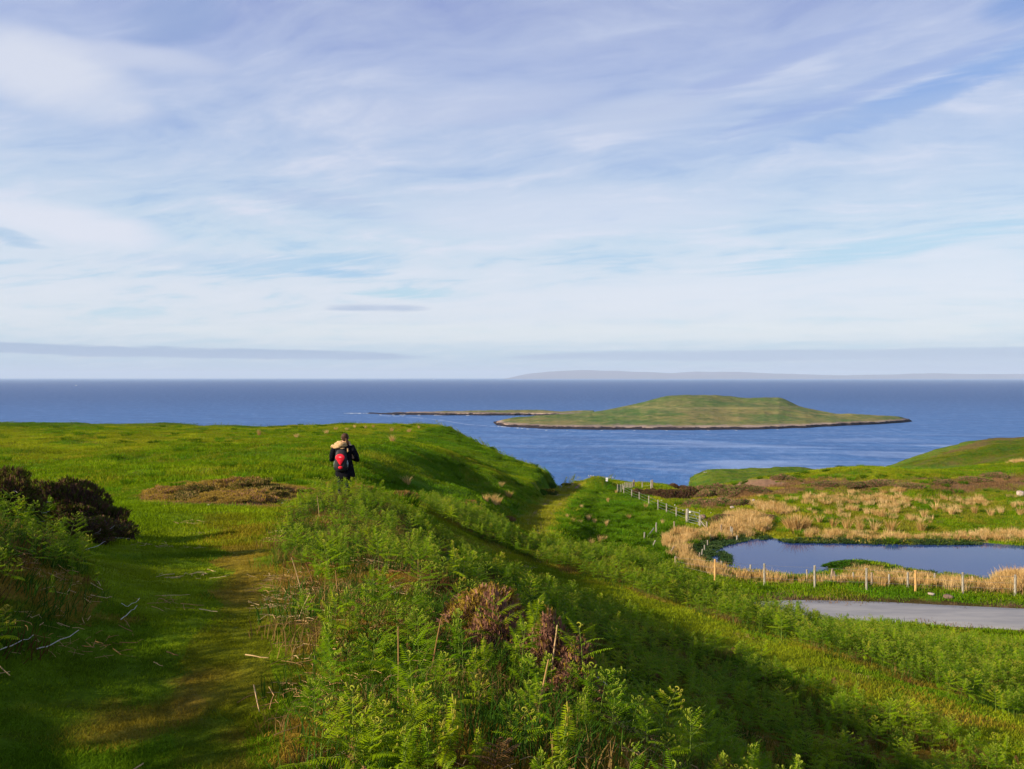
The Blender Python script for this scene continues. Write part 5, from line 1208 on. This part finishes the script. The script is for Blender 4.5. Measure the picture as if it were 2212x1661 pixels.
# ------------------------------------------------------------------ small things far off
def build_far_things():
    p = hit(1310.8, 1041, 60); D = p.y; p0 = np.array(p); top = px2(1310.8, 1031.8, D)[2]; top = max(top, p0[2]+.55)
    o = empty('sign_board', p0); tag(o, 'small white board on a post at the end of the field', 'sign'); mb = MB(); mb.box((0, 0, top-p0[2]-.23), (.27, .03, .46)); mb.obj('board', M_WHITE, o); mb = MB(); mb.tube([(0, .03, -.1), (0, .03, top-p0[2]-.3)], .03, 6); mb.obj('post', M_WOOD, o)
    for X, Yt, Yb, d, lb in [(1276.4, 1027, 1036.5, 135, 'distant power pole left of the green hummock'), (1319.0, 1030.5, 1039, 140, 'distant power pole right of the white board'), (1522.2, 1019.5, 1026, 228, 'distant power pole on the crest of the headland')]:
        b = px2(X, Yb, d); t = px2(X, Yt, d); g = land1(b[0], b[1]); g = max(min(g, b[2]), b[2]-6); h = t[2]-g
        o = empty('power_pole', (b[0], b[1], g)); tag(o, lb, 'pole'); mb = MB(); mb.tube([(0, 0, -.1), (0, 0, h)], [.10, .08], 7); mb.obj('pole', M_WOOD, o); mb = MB(); mb.box((0, -.1, h-.12), (.9 if d < 200 else .8, .08, .09)); mb.obj('crossarm', M_WOOD, o)
        for s in (-.38, 0, .38): mb = MB(); mb.tube([(s, -.1, h-.08), (s, -.1, h+.06)], .03, 6); mb.obj('insulator', M_WHITE, o)
    # boats
    def boat(X, Y, L, lb, k):
        D = 60*F/(Y-HZ); x = (X-CX)/F*D; o = empty('fishing_boat' if k == 0 else 'ship', (x, D, -60), .2); tag(o, lb, 'boat')
        mb = MB(); R = []
        for t, w, z in ((-.5, .13, .16), (-.35, .17, .13), (0, .18, .12), (.3, .13, .14), (.5, .01, .20)):
            R.append([(t*L, -w*L, z*L), (t*L*.96, -w*L*.6, -.03*L), (t*L*.96, w*L*.6, -.03*L), (t*L, w*L, z*L)])
        mb.loft(R); mb.obj('hull', M_WHITE, o); mb = MB(); mb.box((-.12*L, 0, .24*L), (.26*L, .2*L, .24*L)); mb.obj('wheelhouse', M_WHITE, o); mb = MB(); mb.tube([(-.1*L, 0, .3*L), (-.1*L, 0, .62*L)], .015*L, 5); mb.obj('mast', M_WHITE, o)
        if k == 0:
            m, nb = new_mat('wake'); finish(nb, princ(nb, (.55, .60, .66), .8, .2).outputs[0])
    boat(164.8, 833.3, 13, 'white fishing boat far out on the sea at the left', 0)
    boat(937, 820.4, 46, 'white ship on the horizon above the meadow crest', 1)
    # culvert stones at the roadside
    for k, (X, Y, w, d, h, m, lb) in enumerate([(2048, 1290, .5, .25, .2, M_ROCKB, 'brown flat stone of the drain mouth beside the road'), (2012, 1284, .35, .2, .12, M_ROCK, 'pale slab of the drain mouth beside the road')]):
        p = hit(X, Y+3, 40); r = rock_mesh(460+k, w*.5, d*.6, h*.6, m); C.objects.link(r); r.location = p+Vector((0, 0, .1)); r.rotation_euler = (0, .15, 0); tag(r, lb, 'stone')
build_far_things()

# ------------------------------------------------------------------ twigs and stalks one can pick out
def build_sticks():
    def stick(pts, r, mat, lb, name='dead_stalk', cat='stalk', gr=None):
        W = []
        for X, Y in pts:
            p = hit(X, Y, 2); W.append(p+Vector((0, 0, .05)))
        o = empty if False else None; mb = MB(); b = W[0]; W = [w-b for w in W]
        W2 = [W[0]]+[W[i].lerp(W[i+1], t)+Vector((0, 0, .006*math.sin(5*i+9*t))) for i in range(len(W)-1) for t in (.33, .66, 1)]
        n = len(W2); mb.tube(W2, [r*.42*(1-.5*i/n) for i in range(n)], 5); o = mb.obj(name, mat); o.location = b; tag(o, lb, cat, gr)
    T = M_TWIG; S = M_STRAW
    stick([(261, 1354), (278, 1340), (296, 1324)], .007, T, 'white forked twig lying on the shaded turf', 'twig', 'twig')
    stick([(262, 1318), (276, 1326), (302, 1308)], .005, T, 'thin white twig just above the forked one on the shaded turf', 'twig', 'twig')
    stick([(0, 1423), (38, 1408), (72, 1392)], .008, T, 'pale grey stick at the left picture edge below the ferns', 'twig', 'twig')
    stick([(80, 1420), (110, 1412), (170, 1380)], .009, T, 'bundle of grey stalk pointing down from the left ferns', 'twig', 'twig')
    stick([(184, 1198), (214, 1188), (240, 1170)], .007, T, 'pale twig sticking out of the left ferns higher up', 'twig', 'twig')
    for k, (a, b) in enumerate([((1090, 1300+40), (960+90, 1330))]): pass
    L = [[(360, 1425), (385, 1434)], [(318, 1238+80), (350, 1316)], [(664, 1278+50), (680, 1296)], [(448, 1240), (466, 1246)], [(332, 1448), (352, 1458)], [(590, 1408), (640, 1400)], [(530, 1432), (580, 1440)], [(592, 1612), (655, 1588)], [(680, 1660), (720, 1640)], [(548, 1500), (560, 1560)],
         [(390, 1318), (440, 1322)], [(350, 1300), (410, 1298)], [(430, 1330), (470, 1336)], [(610, 1330), (660, 1316)], [(700, 1600), (745, 1606)], [(560, 1370), (610, 1362)]]
    for k, pts in enumerate(L): stick(pts, .006 if k % 3 else .009, S, 'tan dead bracken stalk lying on the path turf', gr='dead bracken stalks on the path')
    # upright broken stems among the ferns
    rng = np.random.RandomState(55)
    for k, (X, Y, h, lx) in enumerate([(655, 1290, .34, -.10), (680, 1270, .22, -.08), (730, 1300, .26, -.02), (903, 1260, .22, 0), (1000, 1250, .24, .02), (860, 1540, .42, 0), (1185, 1500, .4, .05), (690, 1120, .4, -.04), (1505/1.3, 1560, .3, .06), (812, 1075, .3, .02), (640, 1340, .2, .1), (930, 1450, .3, .06)]):
        p = hit(X, Y, 2); mb = MB(); mb.tube([(0, 0, -.03), (lx*.5, .01, h*.5), (lx, 0, h)], [.0042, .0040, .003], 6); o = mb.obj('broken_bracken_stalk', S); o.location = p; tag(o, 'broken tan bracken stalk upright among the green ferns', 'stalk', 'standing dead bracken stalks')
build_sticks()

# ------------------------------------------------------------------ the walker and her backpack
def build_person():
    M_SKIN = simple_mat('skin', (.52, .30, .21), (.58, .35, .25), 9, .5, .3, .05, .002)
    M_COAT = simple_mat('black_coat', (.005, .005, .008), (.010, .010, .014), 26, .9, .03, .4, .004)
    M_TROU = simple_mat('dark_trousers', (.006, .008, .018), (.014, .018, .034), 30, .85, .1, .4, .003)
    M_HAIR = simple_mat('brown_hair', (.030, .014, .010), (.085, .042, .026), 30, .7, .1, .6, .004, stretch=(3, 3, .4))
    M_SCARF = simple_mat('tan_scarf', (.30, .185, .085), (.52, .36, .20), 16, .9, .05, .7, .01)
    M_PACK = simple_mat('black_pack_fabric', (.010, .010, .013), (.020, .020, .026), 40, .6, .25, .3, .002)
    M_RED = simple_mat('red_pack_fabric', (.62, .008, .022), (.72, .014, .035), 14, .5, .25, .15, .002)
    M_BOOT = simple_mat('boot_leather', (.012, .010, .009), (.03, .022, .018), 14, .5, .3, .3, .002)
    M_BOTTLE = simple_mat('grey_bottle', (.20, .24, .26), (.30, .34, .36), 6, .3, .5, .0, .002)
    D = 23.0; X0 = 742.0; x = (X0-CX)/F*D; z0 = land1(x, D)
    zt = -(936-HZ)/F*D                     # crown of the head
    S = min(max((zt-z0)/1.68, .90), 1.08)
    root_loc = Vector((x, D, zt-1.68*S))
    # body: one continuous skinned figure
    V = []; E = []; R = []
    def v(p, r, frm=None):
        V.append(p); R.append(r)
        if frm is not None: E.append((frm, len(V)-1))
        return len(V)-1
    pel = v((0, 0, .93), (.15, .11)); wai = v((0, .0, 1.08), (.125, .095), pel); che = v((0, .0, 1.26), (.155, .11), wai); nb_ = v((.01, .0, 1.40), (.07, .06), che)
    nk = v((.025, .015, 1.455), (.052, .052), nb_); hd = v((.03, .03, 1.53), (.075, .085), nk); hd2 = v((.034, .022, 1.60), (.078, .09), hd); v((.035, .012, 1.655), (.045, .055), hd2)
    # nose and chin toward where she looks, a little to the left
    v((-.012, .125, 1.535), (.014, .014), hd); v((.0, .105, 1.475), (.026, .022), hd)
    for s in (-1, 1):
        sh = v((s*.16, 0, 1.355), (.062, .06), che); el = v((s*.275-.0*s, -.005, 1.03), (.043, .043), sh); wr = v((s*.10, .235, 1.06), (.028, .026), el)
        pm = v((s*.055, .285, 1.075), (.030, .018), wr)
        for k, (dx, dz, l) in enumerate(((-.012, .034, .055), (-.016, .014, .066), (-.016, -.006, .062), (-.010, -.026, .048))):
            a = v((s*(.040+dx*.4), .315, 1.075+dz), (.0085, .0085), pm); b = v((s*(.018+dx*.4), .315+l*.45, 1.078+dz), (.0078, .0078), a); v((s*(-.002), .312+l*.75, 1.07+dz), (.0068, .0068), b)
        t = v((s*.070, .305, 1.108), (.010, .010), wr); v((s*.050, .335, 1.125), (.008, .008), t)
        hp = v((s*.085, 0, .86), (.095, .10), pel); kn = v((s*.09, .035 if s > 0 else .0, .48), (.058, .06), hp); an = v((s*.085, -.02 if s > 0 else .05, .09), (.036, .04), kn); v((s*.09, .10 if s > 0 else .16, .035), (.034, .024), an)
    me = bpy.data.meshes.new('person'); me.from_pydata(V, E, []); me.materials.append(M_SKIN)
    body = bpy.data.objects.new('person', me); C.objects.link(body); body.modifiers.new('skin', 'SKIN')
    for i, sv in enumerate(me.skin_vertices[0].data): sv.radius = R[i]; sv.use_root = (i == 0)
    ss = body.modifiers.new('smooth', 'SUBSURF'); ss.levels = 2; ss.render_levels = 2
    body.location = root_loc; body.scale = (S*1.06, S, S); body.rotation_euler = (0, 0, math.radians(3))
    tag(body, 'person in a long black coat and tan scarf standing with their back to us', 'person')
    rng = np.random.RandomState(9)
    def ring(cx, cy, z, a, b, n=28, fold=0.0, ph=0):
        return [(cx+a*math.cos(q)*(1+fold*math.sin(5*q+ph)+fold*.6*math.sin(9*q+2*ph)), cy+b*math.sin(q)*(1+fold*math.cos(6*q+ph)), z) for q in [2*math.pi*k/n for k in range(n)]]
    # coat: torso flaring to the hem, sleeves
    mb = MB(); cr = [(.015, 1.425, .085, .075), (.01, 1.395, .14, .095), (0, 1.345, .212, .118), (0, 1.28, .232, .135), (.0, 1.18, .222, .145), (.0, 1.06, .205, .142), (.01, .98, .200, .14), (.02, .88, .212, .15), (.03, .76, .226, .16), (.04, .64, .236, .168), (.045, .55, .244, .174), (.046, .535, .240, .170)]
    mb.loft([ring(c[0], .0, c[1], c[2], c[3], fold=.012+.03*max(0, 1-c[1]), ph=c[1]*3) for c in cr], cap=True)
    for s, e in ((-1, (.285, 1.0)), (1, (.335, .985))):
        mb.tube([(s*.19, 0, 1.36), (s*.245, -.015, 1.23), (s*(e[0]*.95), -.03, 1.09), (s*e[0], -.01, e[1]), (s*e[0]*.82, .08, 1.0), (s*.15, .20, 1.045)], [.070, .074, .070, .066, .060, .050], 12)
    coat = mb.obj('coat', M_COAT, body, smooth=True)
    mb = MB()
    for s in (-1, 1):
        kn = .035 if s > 0 else .0; an = -.02 if s > 0 else .05
        mb.tube([(s*.085+.02, 0, .86), (s*.088+.02, kn*.6, .66), (s*.09+.015, kn, .48), (s*.088+.01, (kn+an)/2, .28), (s*.085, an, .12)], [.112, .094, .078, .066, .056], 12)
    mb.obj('trousers', M_TROU, body, smooth=True)
    for s in (-1, 1):
        an = -.02 if s > 0 else .05; mb = MB(); R_ = []
        for yy, w, h in ((-.06, .030, .07), (-.03, .040, .10), (.03, .043, .095), (.09, .046, .065), (.15, .043, .05), (.19, .02, .03)):
            R_.append([(s*.087+w*math.cos(q), an+yy, max(.0, h*.5+h*.5*math.sin(q))) for q in [2*math.pi*k/12 for k in range(12)]])
        mb.loft(R_); mb.tube([(s*.087, an-.015, .06), (s*.087, an-.01, .16)], [.048, .058], 12); mb.obj('boot', M_BOOT, body, smooth=True)
    # hair: cap round the back of the head with a low pony tail at the right
    mb = MB(); n = 22; cx, cy, cz = .036, .008, 1.585
    for_r = []
    for j in range(13):
        ph = -math.pi/2+math.pi*j/12; z = cz+.100*math.sin(ph)*(1.0 if ph > 0 else 1.2)
        rr = math.cos(ph); front = .72 if ph < .6 else 1.0
        for_r.append([(cx+(.090*rr+.0015)*math.cos(q)*(1+.03*math.sin(7*q+j)), cy-.012+(.104*rr+.0015)*math.sin(q)*(front if math.sin(q) > 0 else 1.0)*(1+.03*math.cos(6*q)), z) for q in [2*math.pi*k/n for k in range(n)]])
    mb.loft(for_r); hair = mb.obj('hair', M_HAIR, body, smooth=True)
    mb = MB(); mb.tube([(.07, -.085, 1.545), (.095, -.115, 1.51), (.112, -.115, 1.46), (.118, -.095, 1.41), (.112, -.08, 1.37)], [.026, .036, .034, .026, .008], 10); mb.obj('pony_tail', M_HAIR, hair, smooth=True)
    for s in (-1, 1):
        mb = MB(); c = Vector((.034+s*.082, .035, 1.55)); mb.loft([[(c.x+s*t*.012, c.y+rr*.6*math.cos(q), c.z+rr*math.sin(q)) for q in [2*math.pi*k/10 for k in range(10)]] for t, rr in ((-.6, .018), (.4, .026), (.9, .018))]); mb.obj('ear', M_SKIN, body, smooth=True)
        mb = MB(); c = Vector((.012+s*.030, .108, 1.565)); mb.loft([[(c.x+rr*1.3*math.cos(q), c.y+t, c.z+rr*.7*math.sin(q)) for q in [2*math.pi*k/8 for k in range(8)]] for t, rr in ((0, .010), (.006, .008))]); mb.obj('eye', M_COAT, body, smooth=True)
    # scarf: thick loops lying low on the left shoulder
    mb = MB()
    def loop(cx, cy, cz, a, b, tilt, r, ph, lump, q0=0, q1=2*math.pi, n=30):
        P = []; Rr = []
        for k in range(n+1):
            q = q0+(q1-q0)*k/n; P.append((cx+a*math.cos(q), cy+b*math.sin(q), cz+tilt*math.cos(q)+.012*math.sin(3*q+ph))); Rr.append(r*(1+lump*math.sin(4*q+ph)+lump*.6*math.sin(7*q)))
        mb.tube(P, Rr, 10, cap=False)
    loop(-.035, .0, 1.408, .150, .125, .012, .046, .3, .16); loop(-.060, -.005, 1.375, .165, .135, .020, .042, 1.7, .18); loop(-.025, .005, 1.445, .115, .10, .004, .036, 2.6, .16); loop(-.085, -.02, 1.345, .165, .125, .022, .034, 4.1, .2)
    mb.tube([(-.24, .02, 1.37), (-.275, .0, 1.33), (-.265, .03, 1.27)], [.045, .048, .02], 10)
    mb.obj('scarf', M_SCARF, body, smooth=True)
    mb = MB(); mb.tube([(.125, -.155, 1.30), (.135, -.165, 1.24), (.11, -.168, 1.19)], [.022, .024, .008], 8); mb.tube([(-.06, -.168, 1.305), (.0, -.178, 1.298), (.055, -.168, 1.31)], [.010, .016, .008], 8); mb.obj('scarf_end', M_SCARF, body, smooth=True)

    # backpack: hangs from the shoulders
    bp = empty('backpack', root_loc+Vector((-.03*S, -.15*S, .70*S)), math.radians(3)); bp.scale = (S, S, S); tag(bp, 'black backpack with a red teardrop panel on the back of the walker', 'backpack')
    def sup(a, b, cx, cy, z, n=28, p=2.8):
        o = []
        for k in range(n):
            q = 2*math.pi*k/n; c, s = math.cos(q), math.sin(q); o.append((cx+a*math.copysign(abs(c)**(2/p), c), cy+b*math.copysign(abs(s)**(2/p), s), z))
        return o
    mb = MB(); prof = [(0, .06, .03), (.012, .115, .060), (.05, .145, .085), (.15, .158, .100), (.28, .160, .100), (.40, .152, .092), (.50, .130, .075), (.56, .095, .05), (.58, .04, .02)]
    mb.loft([sup(a, b, 0, -.02, z) for z, a, b in prof]); mb.obj('pack_body', M_PACK, bp, smooth=True)
    def yb(z): return -.02-np.interp(z, [p[0] for p in prof], [p[2] for p in prof])
    def panel(pts, name, mat, proud=.014):
        c = np.mean(pts, 0); V = []; n = len(pts)
        for k, pr in ((1.0, -.012), (1.0, proud*.6), (.9, proud), (.0, proud*1.15)):
            for px, pz in pts:
                qx, qz = c[0]+(px-c[0])*k, c[1]+(pz-c[1])*k; V.append((qx, yb(qz)-pr+.10*(qx**2)*1.4, qz))
        Q = [(j*n+i, j*n+(i+1) % n, (j+1)*n+(i+1) % n, (j+1)*n+i) for j in range(3) for i in range(n)]
        mesh_obj(name, V, Q, mat, bp, smooth=True)
    tear = []
    for k in range(40):
        q = 2*math.pi*k/40; s_ = math.sin(q); c_ = math.cos(q)
        if s_ >= -.15: tear.append((.118*c_*abs(1)-.01, .375+.085*s_*1.0))
    tear = [(.118*math.cos(q)-.01, .372+.095*math.sin(q)) for q in np.linspace(-.25, math.pi+.25, 22)]+[(-.085, .30), (-.058, .25), (-.032, .205), (-.012, .178), (.012, .178), (.030, .210), (.052, .25), (.078, .30)]
    panel(tear, 'red_panel', M_RED)
    panel([(.056*math.cos(q)*(1+.12*math.sin(q))+.0, .115+.042*math.sin(q)) for q in np.linspace(0, 2*math.pi, 22, endpoint=False)], 'lower_red_patch', M_RED, .012)
    mb = MB(); zl = .388; mb.box((-.01, yb(zl)-.0175, zl), (.062, .004, .011)); mb.obj('white_mark', M_WHITE, bp)
    for s in (-1, 1):
        mb = MB(); mb.loft([sup(a, b, s*.150, -.015, z, 16) for z, a, b in ((.04, .015, .03), (.07, .026, .05), (.17, .030, .055), (.205, .029, .052))]); mb.obj('side_pocket', M_PACK, bp, smooth=True)
        mb = MB(); mb.tube([(s*.10, .03, .55), (s*.13, .10, .655), (s*.155, .20, .64), (s*.16, .275, .52), (s*.15, .27, .36), (s*.14, .18, .22), (s*.13, .06, .12)], .016, 8); mb.obj('shoulder_strap', M_PACK, bp, smooth=True)
    mb = MB(); mb.tube([(.158, -.035, .12), (.160, -.035, .23), (.160, -.035, .265)], [.032, .032, .016], 12); mb.obj('water_bottle', M_BOTTLE, bp, smooth=True)
    mb = MB(); mb.tube([(.160, -.035, .262), (.160, -.035, .285)], .015, 10); mb.obj('bottle_cap', M_WHITE, bp, smooth=True)
    mb = MB(); mb.tube([(-.165, -.03, .28), (-.178, -.035, .22), (-.176, -.035, .12)], [.006, .008, .006], 6); mb.obj('side_strap', M_BOTTLE, bp)
    mb = MB(); mb.tube([(-.03, -.02, .575), (-.02, -.03, .61), (.02, -.03, .61), (.03, -.02, .575)], .007, 6); mb.obj('grab_loop', M_PACK, bp)
build_person()

# ------------------------------------------------------------------ say which one of its row each repeat is
def number_rows():
    W = ['first', 'second', 'third', 'fourth', 'fifth', 'sixth', 'seventh', 'eighth', 'ninth', 'tenth', 'eleventh', 'twelfth', 'thirteenth', 'fourteenth', 'fifteenth', 'sixteenth', 'seventeenth', 'eighteenth', 'nineteenth', 'twentieth', 'twenty-first', 'twenty-second']
    G = {}
    for o in SC.objects:
        if o.parent is None and o.get('group') and o.get('category'): G.setdefault(o['group'], []).append(o)
    for g, L in G.items():
        if 1 < len(L) <= 22 and 'fern' not in g and 'shaded' not in g:
            L.sort(key=lambda o: o.location.x/max(o.location.y, .1))
            for i, o in enumerate(L):
                if len(o['label'].split()) > 12: print('LONG', o['label'])
                o['label'] = o['label']+', '+W[i]+' from the left'
number_rows()
